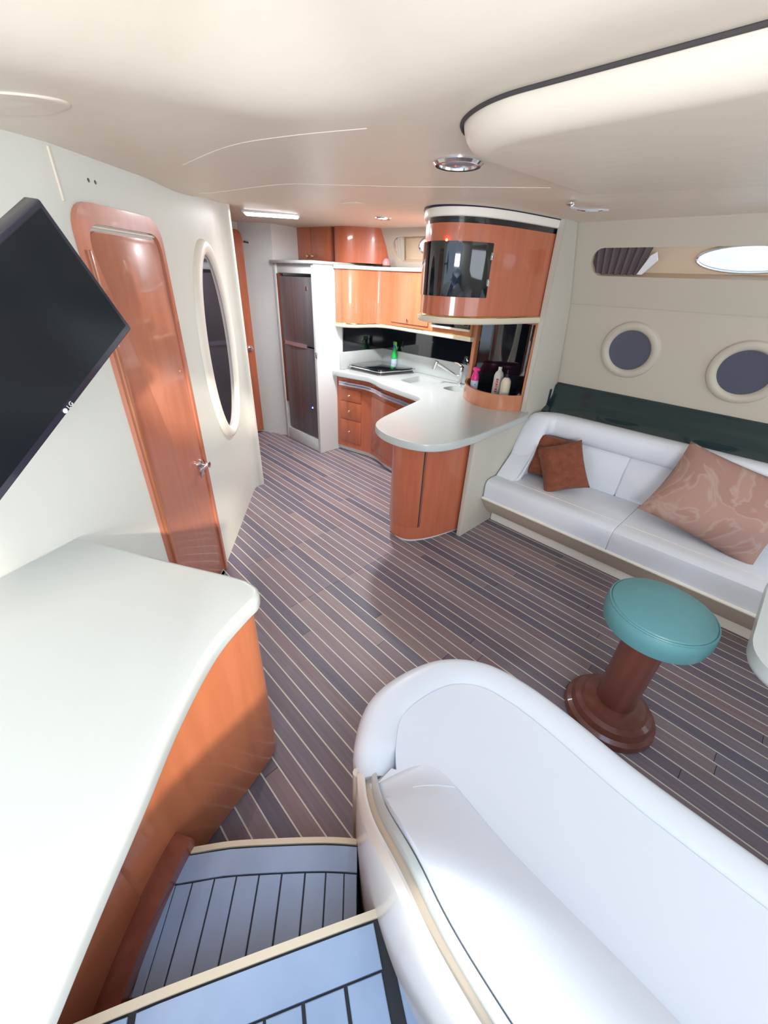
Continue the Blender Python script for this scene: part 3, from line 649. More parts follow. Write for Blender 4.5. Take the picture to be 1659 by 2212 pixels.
# ---- curved drum cupboard over the peninsula
dr = empty('drum_cupboard', (-1.7, 2.45, 1.43), 'large curved cherry cupboard with dark glass panel over the peninsula', 'cupboard')
dp_ = cat([(-1.366, 2.72), (-1.395, 2.50), (-1.435, 2.28), (-1.50, 2.11), (-1.60, 2.015), (-1.72, 2.005), (-1.84, 2.09), (-1.97, 2.27), (-2.12, 2.50), (-2.20, 2.68)], 8)
back = [(-2.20, 2.80), (-1.366, 2.84)]
def drum(z0, z1, off, mt, nm, rt=0, rb=0, k=0): b__ = BM(); prism(b__, offset(dp_, off)+back, z0, z1, rt, rb, 3); return part(nm, b__, mt, dr)
drum(1.44, 1.885, 0, M['cherry'], 'body')
drum(1.405, 1.44, 0.012, M['nosing'], 'bottom_trim', 0.006, 0.014)
drum(1.885, 1.912, -0.004, M['glass_black'], 'black_band')
drum(1.912, 1.955, 0.014, M['wall'], 'top_ring', 0.004, 0.010)
b_ = BM(); tube(b_, [(x, y, 1.443) for x, y in offset(dp_, 0.006)], 0.006, 8); part('brass_line', b_, M['brass'], dr)
b_ = BM(); tube(b_, [(x, y, 1.9545) for x, y in offset(dp_, 0.015)], 0.005, 6); part('painted_shadow_line', b_, M['navy'], dr)  # dark tube paints the shadow line where the drum meets the ceiling
gp = [p for p in dp_ if p[0] < -1.455 and p[1] < 2.33]
b_ = BM(); ribbon(b_, offset(gp, 0.001), 1.545, 1.805, 0.012, 0.002, 0.002); g_ = part('glass_panel', b_, M['glass_black'], dr); g_['label'] = 'dark glossy glass panel'
q = gp[0]
for z in (1.62, 1.745): b_ = BM(); box(b_, q[0]+0.0, q[0]+0.012, q[1]-0.012, q[1]+0.006, z-0.018, z+0.018, 0.002); part('hinge', b_, M['chrome'], dr)
gi = gp[len(gp)*3//5]
for i_, s_ in ((0.36, 0.006), (0.60, 0.004)):
    q = offset(gp, 0.010)[int(len(gp)*i_)]; b_ = BM(); squad(b_, (q[0], q[1], 1.808), (s_*2, s_*2, s_*2), 1, 1, 12, 8); part('red_indicator', b_, M['red_led'], dr)
# curved bottle tray and black glass alcove below the drum
al = empty('alcove', (-1.65, 2.9, CT), 'concave black glass alcove under the drum cupboard', 'splashback')
ap = cat([(-1.372, 2.76), (-1.40, 2.88), (-1.50, 2.98), (-1.65, 3.02), (-1.82, 3.01), (-1.94, 2.965)], 6)
b_ = BM(); ribbon(b_, ap, CT, 1.40, 0.012); part('glass', b_, M['glass_black'], al)
b_ = BM(); box(b_, -1.380, -1.364, 2.728, 2.752, CT+0.11, 1.42, 0.003); part('wood_edge', b_, M['cherry_light'], al)
b_ = BM(); prism(b_, [(-1.372, 2.74)]+ap[::-1]+[(-1.9, 2.8)], 1.392, 1.404); part('valance', b_, M['cherry_light'], al)
tr = empty('bottle_tray', (-1.65, 2.8, CT), 'curved cherry wood bottle tray on the worktop', 'tray')
tp = cat([(-1.372, 2.745), (-1.42, 2.66), (-1.51, 2.60), (-1.63, 2.59), (-1.76, 2.64), (-1.87, 2.74), (-1.94, 2.86), (-1.95, 2.92)], 6)
b_ = BM(); ribbon(b_, tp, CT, 0.935, 0.016, 0.004, 0, 2); part('rim', b_, M['cherry_light'], tr)
b_ = BM(); prism(b_, tp+[(-1.9, 2.96), (-1.8, 3.0), (-1.65, 3.01), (-1.5, 2.97), (-1.40, 2.87)], CT+0.001, 0.862); part('base', b_, M['glass_black'], tr)

# ---- bottles
sb = empty('spray_bottle', (-3.02, 3.075, CT+0.0), 'green and white trigger spray bottle behind the hob', 'bottle')
P0 = (-3.02, 3.088, CT+0.001)
b_ = BM(); lathe(b_, [(0, 0), (0.030, 0), (0.032, 0.006), (0.032, 0.085)], 24, T(*P0)); lathe(b_, [(0.032, 0.085), (0.032, 0.086), (0, 0.086)], 24, T(*P0)); part('label', b_, M['label_blue'], sb)
b_ = BM(); lathe(b_, [(0.032, 0.085), (0.030, 0.12), (0.022, 0.16), (0.013, 0.185), (0.013, 0.19), (0, 0.19)], 24, T(*P0)); part('bottle', b_, M['green'], sb)
b_ = BM(); lathe(b_, [(0.014, 0.188), (0.015, 0.20), (0.015, 0.215), (0.0, 0.215)], 16, T(*P0)); part('collar', b_, M['blue'], sb)
b_ = BM(); box(b_, -0.022, 0.034, -0.011, 0.011, 0.214, 0.250, 0.008, 2, T(*P0) @ Matrix.Rotation(R(-20), 4, 'Z')); tube(b_, [Vector(P0)+Vector((0.026, -0.008, 0.225)), Vector(P0)+Vector((0.042, -0.014, 0.19))], 0.006, 8); part('trigger_head', b_, M['lime'], sb)
pk = empty('freshener_can', (-1.83, 2.82, 0.863), 'pink capped white air freshener can in the bottle tray', 'bottle')
P1 = (-1.83, 2.80, 0.863)
b_ = BM(); lathe(b_, [(0, 0), (0.029, 0), (0.030, 0.004), (0.030, 0.095), (0, 0.095)], 24, T(*P1)); cn = part('can', b_, M['label_blue'], pk)
b_ = BM(); lathe(b_, [(0.0305, 0.088), (0.030, 0.11), (0.022, 0.14), (0.017, 0.15), (0.017, 0.163), (0.0, 0.163)], 24, T(*P1)); squad(b_, (P1[0]+0.006, P1[1]-0.004, P1[2]+0.172), (0.062, 0.036, 0.030), 0.8, 0.8, 20, 10); part('cap', b_, M['pink'], pk)
b_ = BM(); squad(b_, (P1[0]+0.021, P1[1]-0.0215, P1[2]+0.06), (0.010, 0.006, 0.010), 1, 1, 12, 8); part('blue_mark', b_, M['blue'], pk)
wb = empty('detergent_bottle', (-1.62, 2.86, 0.863), 'white bottle with red label strip in the bottle tray', 'bottle')
P2 = (-1.64, 2.83, 0.863)
b_ = BM(); lathe(b_, [(0, 0), (0.034, 0), (0.036, 0.006), (0.036, 0.15), (0.028, 0.175), (0.014, 0.19), (0.014, 0.215), (0, 0.215)], 24, T(*P2)); part('bottle', b_, M['bottle_grey'], wb)
ang = [R(-66+4*k) for k in range(8)]
b_ = BM(); rows = [[(P2[0]+0.0366*math.cos(a-0.35), P2[1]+0.0366*math.sin(a-0.35), P2[2]+z) for a in ang] for z in (0.035, 0.135)]; grid_surf(b_, rows); part('red_label', b_, M['red'], wb)
b_ = BM()
for i_ in range(5):
    z = 0.045+0.018*i_
    for a0, a1, dz in ((1, 6, 0.0), (1, 2 + (i_ % 2)*3, 0.008)):
        rows = [[(P2[0]+0.0370*math.cos(a-0.35), P2[1]+0.0370*math.sin(a-0.35), P2[2]+z+dz+h_) for a in ang[a0:a1+1]] for h_ in (0, 0.0035)]; grid_surf(b_, rows)
part('label_print', b_, M['white_plastic'], wb)
gb = empty('soap_bottle', (-1.55, 2.78, 0.863), 'beige soap bottle at the bulkhead end of the bottle tray', 'bottle')
P3 = (-1.535, 2.765, 0.863)
b_ = BM(); lathe(b_, [(0, 0), (0.034, 0), (0.036, 0.006), (0.036, 0.11), (0.034, 0.14), (0.022, 0.158), (0.012, 0.165), (0, 0.165)], 24, T(*P3)); part('bottle', b_, M['nosing'], gb)
b_ = BM(); lathe(b_, [(0.013, 0.163), (0.013, 0.19), (0.006, 0.195), (0.006, 0.215), (0, 0.215)], 16, T(*P3)); part('pump', b_, M['black'], gb)

# ================================================================== LIGHT FITTINGS
def downlight(name, x, y, r, label, lit, sx=1.0, power=0):
    z = zc(x, y); ro = empty(name, (x, y, z-0.012), label, 'ceiling light')
    Q = T(x, y, z) @ Matrix.Diagonal((sx, 1, -1, 1))
    b_ = BM(); lathe(b_, [(r, -0.004), (r, 0.004), (r-0.008, 0.011), (r-0.020, 0.010), (r-0.022, 0.002)], 40, Q); part('bezel', b_, M['chrome'], ro)
    b_ = BM(); lathe(b_, [(0, 0.009), (r*0.5, 0.008), (r-0.020, 0.003)], 40, Q); part('lens', b_, M['lamp'] if lit else M['lens_off'], ro)
    if power:
        l = bpy.data.lights.new(name+'_light', 'AREA'); l.shape = 'DISK'; l.size = r*2; l.energy = power; l.color = (0.93, 0.96, 1.0)
        lo_ = bpy.data.objects.new(name+'_light', l); C.objects.link(lo_); lo_.location = (x, y, z-0.016); attach(lo_, ro)
downlight('downlight', -1.064, 1.342, 0.082, 'unlit chrome round ceiling light beside the headliner seam', False)
downlight('galley_downlight', -2.42, 2.30, 0.06, 'small lit ceiling light over the galley', True, power=16)
x, y = -3.13, 1.87; z = zc(x, y); dl = empty('passage_light', (x, y, z), 'bright rectangular ceiling light in the passage', 'ceiling light')
Q = T(x, y, z) @ Matrix.Rotation(R(55), 4, 'Z')
b_ = BM(); box(b_, -0.20, 0.20, -0.075, 0.075, -0.012, 0.004, 0.005, 2, Q); part('housing', b_, M['white_plastic'], dl)
b_ = BM(); box(b_, -0.185, 0.185, -0.062, 0.062, -0.02, -0.010, 0.005, 2, Q); part('lens', b_, M['lamp'], dl)
l = bpy.data.lights.new('passage_lamp', 'AREA'); l.shape = 'RECTANGLE'; l.size = 0.36; l.size_y = 0.12; l.energy = 6; l.color = (0.93, 0.96, 1.0)
lo_ = bpy.data.objects.new('passage_lamp', l); C.objects.link(lo_); lo_.location = (x, y, z-0.024); lo_.rotation_euler = (0, 0, R(55)); attach(lo_, dl)
rl = empty('reading_light', (-0.99, 2.24, 1.93), 'slim chrome reading light under the headliner above the sofa', 'reading light')
zr = 1.944
b_ = BM(); lathe(b_, [(0.020, 0), (0.020, -0.006), (0.008, -0.012), (0, -0.012)], 16, T(-1.055, 2.175, zr+0.004)); part('mount', b_, M['chrome'], rl)
b_ = BM(); tube(b_, cat([(-1.055, 2.175, zr-0.008), (-1.02, 2.21, zr-0.016), (-0.97, 2.26, zr-0.014), (-0.93, 2.30, zr-0.012)], 5), [0.008]*6+[0.010]*6+[0.007]*4, 10); part('arm', b_, M['chrome'], rl)

# ================================================================== SOFA
so = empty('sofa', (-0.4, 2.8, 0), 'long ivory leather built-in sofa under the round ports', 'sofa')
def slab(name, mt, x0, x1, y0, y1, z0, z1, r, seg=4): b__ = BM(); box(b__, x0, x1, y0, y1, z0, z1, r, seg); return part(name, b__, mt, so)
yz = Matrix(((0, 0, 1, 0), (1, 0, 0, 0), (0, 1, 0, 0), (0, 0, 0, 1)))
b_ = BM(); prism(b_, [(2.37, 0.275), (2.345, 0.255), (2.40, 0.17), (2.47, 0.10), (2.52, 0.095), (3.1, 0.095), (3.1, 0.275)], -1.318, 1.40, 0, 0, 1, yz); part('fascia', b_, M['beige_panel'], so)
b_ = BM(); tube(b_, [(-1.318, 2.343, 0.262), (1.4, 2.343, 0.262)], 0.010, 8); part('fascia_lip', b_, M['wall'], so)
slab('plinth', M['wall'], -1.318, 1.40, 2.53, 3.1, 0.0, 0.095, 0.004, 1)
def seat(x0, x1):
    b__ = BM(); prism(b__, [(2.345, 0.27), (2.343, 0.36), (2.352, 0.392), (2.378, 0.406), (2.42, 0.408), (2.60, 0.402), (2.92, 0.388), (2.94, 0.27)], x0, x1, 0.009, 0.009, 3, yz); o = part('seat_cushion', b__, M['leather2'], so)
    b__ = BM(); tube(b__, [(x0+0.01, 2.475, 0.4065), (x1-0.01, 2.475, 0.4065)], 0.0018, 6); s__ = obj('seam', b__, M['piping']); s__.parent = o; s__.matrix_parent_inverse = (T(*so.location) @ o.matrix_parent_inverse).inverted()
for a, c_ in ((-1.314, -0.443), (-0.444, 0.433), (0.432, 1.39)): seat(a, c_)
def backc(x0, x1):
    b__ = BM(); prism(b__, [(2.855, 0.392), (2.845, 0.45), (2.87, 0.56), (2.905, 0.655), (2.93, 0.675), (3.06, 0.675), (3.06, 0.392)], x0, x1, 0.014, 0.014, 3, yz); part('back_cushion', b__, M['leather2'], so)
for a, c_ in ((-1.20, -0.61), (-0.611, 0.30), (0.299, 1.39)): backc(a, c_)
# padded top roll wrapping into the arm
roll = cat([(1.39, 2.965), (0.4, 2.965), (-0.6, 2.955), (-1.08, 2.945), (-1.19, 2.92), (-1.245, 2.85), (-1.245, 2.74), (-1.235, 2.62), (-1.235, 2.50)], 8)
def rollprof(t):
    k = sm((t-0.80)/0.20); zt = 0.815-0.40*k; zb = 0.655-0.29*k; hw = 0.088-0.010*k
    return [(hw*math.copysign(abs(math.cos(a))**0.7, math.cos(a)), (zt+zb)/2+(zt-zb)/2*math.copysign(abs(math.sin(a))**0.7, math.sin(a))) for a in [2*math.pi*q/20 for q in range(20)]]
# parametrise by arc length so the arm drop starts at the corner
acc = [0]
for p, q in zip(roll[:-1], roll[1:]): acc.append(acc[-1]+math.dist(p, q))
b_ = BM(); rings = []
i0 = next(i for i, p in enumerate(roll) if p[1] < 2.86)
for i, p in enumerate(roll):
    a = Vector(roll[max(i-1, 0)]); b2 = Vector(roll[min(i+1, len(roll)-1)]); t = (b2-a).normalized()
    tt = 0 if i < i0 else 0.80+0.20*(acc[i]-acc[i0])/(acc[-1]-acc[i0])
    rings.append([b_.verts.new((p[0]-t.y*o_, p[1]+t.x*o_, z_)) for o_, z_ in rollprof(tt)])
for A, B in zip(rings[:-1], rings[1:]):
    for k in range(20): b_.faces.new((A[k], A[(k+1) % 20], B[(k+1) % 20], B[k]))
b_.faces.new(rings[0][::-1]); b_.faces.new(rings[-1]); part('top_roll', b_, M['leather2'], so)
b_ = BM(); pts = [(2.46, 0.395), (2.50, 0.43), (2.62, 0.53), (2.74, 0.66), (2.84, 0.74), (2.95, 0.76), (2.95, 0.395)]
prism(b_, pts, -1.314, -1.165, 0.035, 0.01, 4, yz); part('arm', b_, M['leather2'], so)

# ---- scatter cushions
def pillow(name, w, h, t, loc, Rm, mt, label, group=None, crease=0.0):
    n_ = 22; b__ = BM(); G = []
    for s in (1, -1):
        rows = []
        for i in range(n_+1):
            r_ = []
            for j in range(n_+1):
                u = -1+2*i/n_; v = -1+2*j/n_
                k = (max(0, 1-u**4)*max(0, 1-v**4))**0.55
                px = u*w/2*(1-0.07*(1-v*v)); pz = v*h/2*(1-0.07*(1-u*u))
                r_.append((px, s*(t/2*k+0.002)+crease*math.sin(3*u+2*v)*k, pz))
            rows.append(r_)
        grid_surf(b__, rows)
    bmesh.ops.remove_doubles(b__, verts=b__.verts[:], dist=0.0045)
    o = obj(name, b__, mt, ang=70); o.matrix_world = T(*loc) @ Rm; tag(o, label, 'cushion', group); return o
def rot(z, x, y=0): return Matrix.Rotation(R(z), 4, 'Z') @ Matrix.Rotation(R(x), 4, 'X') @ Matrix.Rotation(R(y), 4, 'Y')
pillow('scatter_cushion', 0.32, 0.31, 0.13, (-1.06, 2.775, 0.548), rot(22, -24, 4), M['rust'], 'rust plush cushion tucked behind its twin in the sofa corner', 'rust cushions', 0.004)
pillow('scatter_cushion', 0.29, 0.33, 0.14, (-0.925, 2.645, 0.555), rot(26, -30, -20), M['rust'], 'rust plush cushion leaning in front of its twin on the sofa', 'rust cushions', 0.005)
pillow('large_cushion', 0.60, 0.47, 0.13, (-0.075, 2.70, 0.625), rot(2, -30, 11), M['mauve'], 'large mauve patterned cushion leaning on the sofa back', None, 0.004)

# ================================================================== STOOL
sx_, sy_ = -0.04, 1.50
st_ = empty('stool', (sx_, sy_, 0), 'round teal vinyl stool on mahogany pedestal', 'stool')
b_ = BM(); lathe(b_, [(0, 0.0), (0.176, 0.0), (0.180, 0.012), (0.176, 0.035), (0.160, 0.046), (0.157, 0.056), (0.150, 0.072), (0.130, 0.082), (0.126, 0.090), (0.118, 0.102), (0.090, 0.110), (0, 0.110)], 56, T(sx_, sy_, 0)); part('base', b_, M['stool_wood'], st_)
b_ = BM(); lathe(b_, [(0.074, 0.108), (0.074, 0.53), (0, 0.53)], 36, T(sx_, sy_, 0)); part('column', b_, M['stool_wood'], st_)
b_ = BM(); lathe(b_, [(0, 0.515), (0.150, 0.518), (0.172, 0.535), (0.180, 0.572), (0.178, 0.608), (0.165, 0.630), (0.12, 0.643), (0.06, 0.648), (0, 0.649)], 64, T(sx_, sy_, 0)); sea = part('seat', b_, M['teal'], st_)
b_ = BM(); tube(b_, [(sx_+0.1715*math.cos(2*math.pi*k/64), sy_+0.1715*math.sin(2*math.pi*k/64), 0.623) for k in range(64)], 0.004, 6, closed=True); part('piping', b_, M['teal'], st_)

# ================================================================== DINETTE TABLE (edge in view)
tb = empty('dinette_table', (0.65, 1.6, 0), 'cream dinette table with thick rounded edge at the right frame edge', 'table')
b_ = BM(); prism(b_, round_poly([(0.19, 1.275), (1.15, 1.275), (1.15, 1.98), (0.19, 1.98)], 0.16, 12), 0.665, 0.725, 0.024, 0.024, 5); part('top', b_, M['solid'], tb)
b_ = BM(); lathe(b_, [(0.16, 0), (0.16, 0.02), (0.06, 0.035), (0.05, 0.05), (0.05, 0.64), (0.11, 0.655), (0.11, 0.666)], 32, T(0.68, 1.63, 0)); part('pedestal', b_, M['chrome'], tb)

# ================================================================== SETTEE beside the stairs
se = empty('settee', (-0.1, 0.65, 0), 'white leather dinette settee with rounded end beside the stairs', 'settee')
rimc = cat([(-0.402, 0.425), (-0.458, 0.478), (-0.520, 0.575), (-0.522, 0.70), (-0.480, 0.83), (-0.39, 0.915), (-0.27, 0.945), (-0.12, 0.945), (0.10, 0.925), (0.36, 0.925), (0.75, 0.93), (1.2, 0.93)], 8)
def rimprof(t):
    w = 0.052+0.020*sm(t/0.10); zt = 0.425+0.035*sm(t/0.10)-0.008*sm((t-0.2)/0.2); zb = 0.27
    return [(w*math.copysign(abs(math.cos(a))**0.75, math.cos(a)), (zt+zb)/2+(zt-zb)/2*math.copysign(abs(math.sin(a))**0.75, math.sin(a))) for a in [2*math.pi*q/24 for q in range(24)]]
b_ = BM(); sweep(b_, rimc, rimprof); part('front_roll', b_, M['leather'], se)
seatp = offset(rimc, 0.055) if offset(rimc, 0.055)[40][1] < rimc[40][1] else offset(rimc, -0.055)
sp_ = [p for p in seatp if p[1] > 0.44]+[(1.2, 0.30), (-0.1, 0.30), (-0.33, 0.345), (-0.40, 0.395), (-0.425, 0.425)][:-1]
b_ = BM(); prism(b_, sp_, 0.28, 0.440, 0.014, 0, 4); part('seat_cushion', b_, M['leather'], se)
b_ = BM(); prism(b_, offset(sp_, 0.02, True), 0.0, 0.28); part('base', b_, M['settee_side'], se)
# stair-side panel: follows the stairs and climbs aft
PAN = cat([(-0.452, 0.392), (-0.375, 0.332), (-0.28, 0.270), (-0.19, 0.226), (-0.10, 0.196), (0.0, 0.178), (0.15, 0.165), (0.4, 0.16)], 6)
def ptop(x): return 0.405+0.36*sm((x+0.47)/0.36)
b_ = BM(); rings = []
def panrow(off, zf): 
    return [(p[0], p[1], zf(p[0])) for p in (offset(PAN, off) if off else PAN)]
rows = [panrow(0, lambda x: 0.0), panrow(0, lambda x: ptop(x)-0.02), panrow(0.003, lambda x: ptop(x)-0.004), panrow(0.010, ptop), panrow(0.018, ptop), panrow(0.024, lambda x: ptop(x)-0.006), panrow(0.026, lambda x: ptop(x)-0.02), panrow(0.026, lambda x: 0.0)]
V_ = grid_surf(b_, rows); b_.faces.new([r[0] for r in V_][::-1]); b_.faces.new([r[-1] for r in V_]); part('side_panel', b_, M['settee_side'], se)
# recessed track and inner coaming
b_ = BM(); rows = [panrow(0.026, lambda x: ptop(x)-0.022), panrow(0.040, lambda x: ptop(x)-0.022), panrow(0.040, lambda x: 0.2), panrow(0.026, lambda x: 0.2)]
grid_surf(b_, rows+[rows[0]]); part('track', b_, M['beige_panel'], se)
b_ = BM(); rows = [panrow(0.040, lambda x: 0.2), panrow(0.040, lambda x: ptop(x)-0.012), panrow(0.044, lambda x: ptop(x)-0.005), panrow(0.055, lambda x: ptop(x)-0.005), panrow(0.058, lambda x: ptop(x)-0.012), panrow(0.058, lambda x: 0.2)]
V_ = grid_surf(b_, rows+[rows[0]]); part('coaming', b_, M['solid'], se)
b_ = BM(); e_ = PAN[0]; tube(b_, [(e_[0]-0.004, e_[1]+0.006, 0.0), (e_[0]-0.004, e_[1]+0.006, 0.40)], 0.012, 8); part('end_post', b_, M['pinkpale'] if False else M['beige_panel'], se)
# backrest cushion: slopes from the coaming down to the seat
b_ = BM(); rows = []
BK = [p for p in PAN if p[0] > -0.415]
bo = offset(PAN, 0.0585); bo = [p for p in bo if p[0] > -0.385]
nb = len(bo)
foot = [(-0.335+1.535*(k/(nb-1))**1.15, 0.575-0.03*sm(k/(nb-1)*4)) for k in range(nb)]
for k in range(nb):
    x, y = bo[k]; fx, fy = foot[k]; zt = ptop(x)-0.012+0.03*sm(k/6); e_ = sm(k/7)
    zt = 0.435+(zt-0.435)*(0.35+0.65*e_); r_ = []
    for q in range(15):
        s_ = q/14; bul = math.sin(math.pi*min(1, s_*1.02))*0.05*e_
        r_.append((x+(fx-x)*s_, y+(fy-y)*s_, zt+(0.436-zt)*(s_**1.7)+bul*0.6))
    rows.append([(x, y, 0.38)]+r_+[(fx, fy, 0.40)])
V_ = grid_surf(b_, rows); b_.faces.new(V_[0]); bc = part('back_cushion', b_, M['leather'], se, ang=80)
b_ = BM(); k_ = 4; tube(b_, [(p[0], p[1], p[2]+0.001) for p in rows[k_][6:15]], 0.0016, 6); part('stitching', b_, M['leather2'], se)

# ================================================================== STAIRS
ste = empty('stairs', (-0.4, 0.05, 0), 'grey teak companionway steps with cream nosings and black caulk', 'stairs')
def step(zt, th, front, right, left, border, nplank, name, side_strips=False):
    # front: nosing path left->right; tread runs back along v
    f = cat(front, 6); a = Vector(f[0]); c_ = Vector(f[-1]); u = (c_-a).normalized(); v = Vector((u.y, -u.x))
    if v.x < 0: v = -v
    L_ = (c_-a).length
    def back(p, d): return (p[0]+v.x*d, p[1]+v.y*d)
    b__ = BM(); prism(b__, f+[back(f[-1], right), back(f[0], left)], 0.0, zt-0.006); bd = part('riser_block', b__, M['caulk'], ste)
    b__ = BM(); ribbon(b__, [back(p, 0.006) for p in f], zt-0.045, zt+0.002, 0.014, 0.004, 0.004); part('nosing', b__, M['nosing'], ste)
    nA = 24
    def fr(s): # point on nosing at fraction s
        d = s*(len(f)-1); i = min(int(d), len(f)-2); t = d-i; return (f[i][0]*(1-t)+f[i+1][0]*t, f[i][1]*(1-t)+f[i+1][1]*t)
    if side_strips: segs = [(0.0, side_strips[0]-0.012), (side_strips[0]+0.012, side_strips[1]-0.016), (side_strips[1]+0.016, 1.0)]
    else: segs = [(0.0, 1.0)]
    for s0, s1 in segs:
        o_ = [fr(s0+(s1-s0)*k/10) for k in range(11)]
        b__ = BM(); prism(b__, [back(p, 0.018) for p in o_]+[back(p, border) for p in o_][::-1], zt-0.01, zt, 0.0015, 0, 1); part('border_board', b__, M['tread'], ste)
    for k in range(nplank):
        s0, s1 = k/nplank, (k+1)/nplank
        if side_strips:
            for sg in segs:
                t0, t1 = max(s0, sg[0]), min(s1, sg[1])
                if t1-t0 > 0.02:
                    p, q_ = fr(t0+0.004), fr(t1-0.004); b__ = BM(); prism(b__, [back(p, border+0.004), back(q_, border+0.004), back(q_, right), back(p, right)], zt-0.01, zt, 0.0015, 0, 1); part('tread_plank', b__, M['tread'], ste)
        else:
            p, q_ = fr(s0+0.003), fr(s1-0.003); b__ = BM(); prism(b__, [back(p, border+0.004), back(q_, border+0.004), back(q_, right), back(p, right)], zt-0.01, zt, 0.0015, 0, 1); part('tread_plank', b__, M['tread'], ste)
step(0.22, 0.2, [(-0.722, -0.05), (-0.691, -0.018), (-0.625, 0.075), (-0.541, 0.174), (-0.453, 0.273), (-0.385, 0.340)], 0.27, 0.27, 0.075, 11, 'a')
step(0.46, 0.2, [(-0.475, -0.300), (-0.401, -0.150), (-0.298, 0.045), (-0.178, 0.268)], 0.32, 0.32, 0.085, 11, 'b', (0.285, 0.925))

bm = BM(); prism(bm, [(0.02, -0.36), (0.14, 0.14), (1.44, 0.14), (1.44, -1.05), (0.02, -1.05)], 0.0, 0.70); part('upper_step', bm, M['tread'], ste)
bm = BM(); prism(bm, [(0.40, -0.60), (0.48, 0.12), (1.44, 0.12), (1.44, -1.05), (0.40, -1.05)], 0.70, 0.93); part('landing', bm, M['tread'], ste)
# ================================================================== LEFT CABINET
lc = empty('side_cabinet', (-1.0, 0.0, 0), 'orange cherry side cabinet with curved front beside the stairs', 'cabinet')
face = cat([(-1.55, 0.10), (-1.30, 0.215), (-1.05, 0.330), (-0.955, 0.362), (-0.895, 0.358), (-0.862, 0.318), (-0.825, 0.22), (-0.79, 0.105), (-0.745, -0.01), (-0.665, -0.13), (-0.56, -0.245), (-0.45, -0.345), (-0.30, -0.47)], 6)
b_ = BM(); prism(b_, face+[(-0.2, -0.62), (-1.25, -0.62), (-1.37, -0.42), (-1.48, -0.14)], 0.02, 0.735); part('body', b_, M['cherry_orange'], lc)
b_ = BM(); prism(b_, offset(face, -0.012)[24:]+[(-0.3, -0.5), (-1.0, -0.2)], 0.0, 0.06); part('plinth', b_, M['cherry_dark'], lc)
# skirting beside the treads, its shade put in as a darker wood colour
sk = [p for p in offset(face, 0.0) if p[0] > -0.735 and p[0] < -0.32]
o1 = offset(sk, -0.055) if offset(sk, -0.055)[5][0] > sk[5][0] else offset(sk, 0.055)
b_ = BM(); prism(b_, sk+o1[::-1], 0.0, 0.262, 0.006, 0, 2); part('skirting', b_, M['cherry_dark'], lc)
fd = [p for p in face if -0.655 < p[0] < -0.30]
o2 = offset(fd, -0.006) if offset(fd, -0.006)[5][0] > fd[5][0] else offset(fd, 0.006)
b_ = BM(); ribbon(b_, o2, 0.275, 0.72, 0.008, 0.002, 0.002); part('locker_door', b_, M['cherry_orange'], lc)
b_ = BM(); q = o2[len(o2)//2]; box(b_, q[0]-0.008, q[0]+0.010, q[1]-0.008, q[1]+0.008, 0.30, 0.32, 0.002); part('catch', b_, M['chrome'], lc)
lt = empty('side_worktop', (-1.0, 0.0, 0.735), 'broad pale worktop with rounded corner on the side cabinet', 'worktop')
top = [(-1.585, 0.05)]+cat([(-1.585, 0.065), (-1.30, 0.215), (-1.04, 0.365)], 3)[1:]+cat([(-0.985, 0.392), (-0.93, 0.398), (-0.885, 0.372), (-0.862, 0.325), (-0.815, 0.235), (-0.755, 0.155), (-0.655, 0.050), (-0.548, -0.045), (-0.45, -0.135), (-0.36, -0.214), (-0.20, -0.35), (-0.05, -0.48)], 6)+[(-0.05, -0.64), (-1.30, -0.64), (-1.385, -0.42), (-1.49, -0.16)]
b_ = BM(); ring_slab(b_, top, 0.735, 0.782, 0.020, 0.008, 5); part('slab', b_, M['solid'], lt)

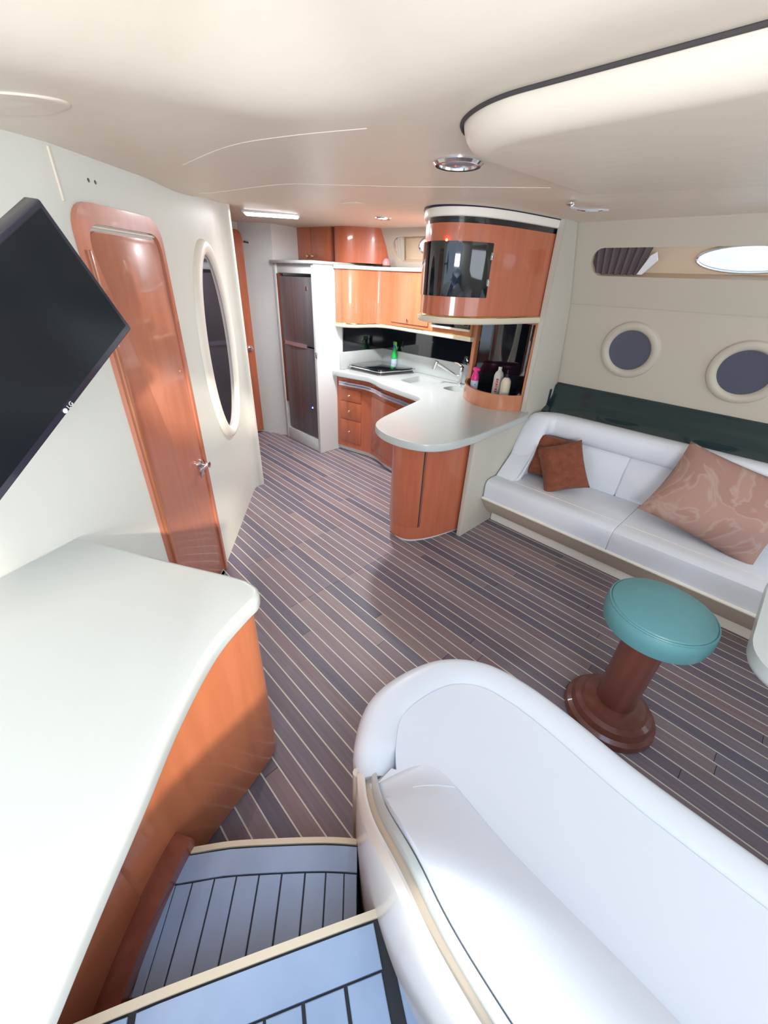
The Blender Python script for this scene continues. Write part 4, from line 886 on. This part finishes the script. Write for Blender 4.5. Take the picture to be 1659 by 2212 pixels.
# ================================================================== TV
d1 = Vector((-0.39452469, 0.72652175, 0.56259791)); d2 = Vector((-0.37351379, 0.43261534, -0.82056774)); nn = d1.cross(d2); nn.normalize()
K = 1.86; P2v = Vector((0, 0, 1.62))+K*(Vector((-0.675213, 0.16908086, 1.54584433))-Vector((0, 0, 1.62)))
if nn.dot(Vector((0, 0, 1.62))-P2v) < 0: nn = -nn
TW, TH = 0.2927*K, 0.1592*K
TM = Matrix(((-d1.x, -d2.x, nn.x, P2v.x), (-d1.y, -d2.y, nn.y, P2v.y), (-d1.z, -d2.z, nn.z, P2v.z), (0, 0, 0, 1)))   # local x: towards the far end of the bottom edge, y: up the short side, z: to viewer
tv = empty('television', P2v-nn*0.05, 'flat black television tilted askew above the side worktop', 'television')
b_ = BM(); box(b_, 0, TW, 0, TH, -0.035, 0.0, 0.004, 2, TM); part('housing', b_, M['tvframe'], tv)
b_ = BM(); box(b_, 0.010, TW-0.010, 0.018, TH-0.010, -0.002, 0.0012, 0.0005, 1, TM); part('screen', b_, M['screen'], tv)
b_ = BM(); box(b_, TW*0.3, TW*0.7, TH*0.25, TH*0.75, -0.06, -0.034, 0.006, 2, TM)
pm = TM @ Vector((TW*0.5, TH*0.5, -0.055)); wd = Vector((-1.555, 0.03, pm.z))
tube(b_, [pm, (pm+wd)/2+Vector((0.03, 0.02, 0.01)), wd], 0.018, 10); part('wall_bracket', b_, M['steel_dark'], tv)
LM = TM @ Matrix(((-1, 0, 0, TW*0.5), (0, 1, 0, 0.004), (0, 0, -1, 0.0), (0, 0, 0, 1)))
# round mark plus the letters LG on the lower bezel
def text_mesh(name, s, size, Mx, mt, root, ext=0.0004):
    cu = bpy.data.curves.new(name, 'FONT'); cu.body = s; cu.size = size; cu.extrude = ext; cu.align_x = 'LEFT'
    to = bpy.data.objects.new(name, cu); C.objects.link(to); dg = bpy.context.evaluated_depsgraph_get(); dg.update()
    me = bpy.data.meshes.new_from_object(to.evaluated_get(dg)); bpy.data.objects.remove(to); me.transform(Mx)
    o = bpy.data.objects.new(name, me); C.objects.link(o); me.materials.clear(); me.materials.append(mt); return attach(o, root)
xl, yl = -d1, -d2
TX = Matrix(((d1.x, -d2.x, nn.x, 0), (d1.y, -d2.y, nn.y, 0), (d1.z, -d2.z, nn.z, 0), (0, 0, 0, 1)))
org = TM @ Vector((TW*0.5, 0.0035, 0.0008))
text_mesh('logo_letters', 'LG', 0.014, T(*org) @ TX @ T(0.001, 0, 0), M['white_plastic'], tv)
cpos = TM @ Vector((TW*0.5+0.008, 0.0085, 0.0004)); b_ = BM(); lathe(b_, [(0, 0.0008), (0.0058, 0.0008), (0.0058, 0)], 20, T(*cpos) @ TX); part('logo_disc', b_, M['white_plastic'], tv)
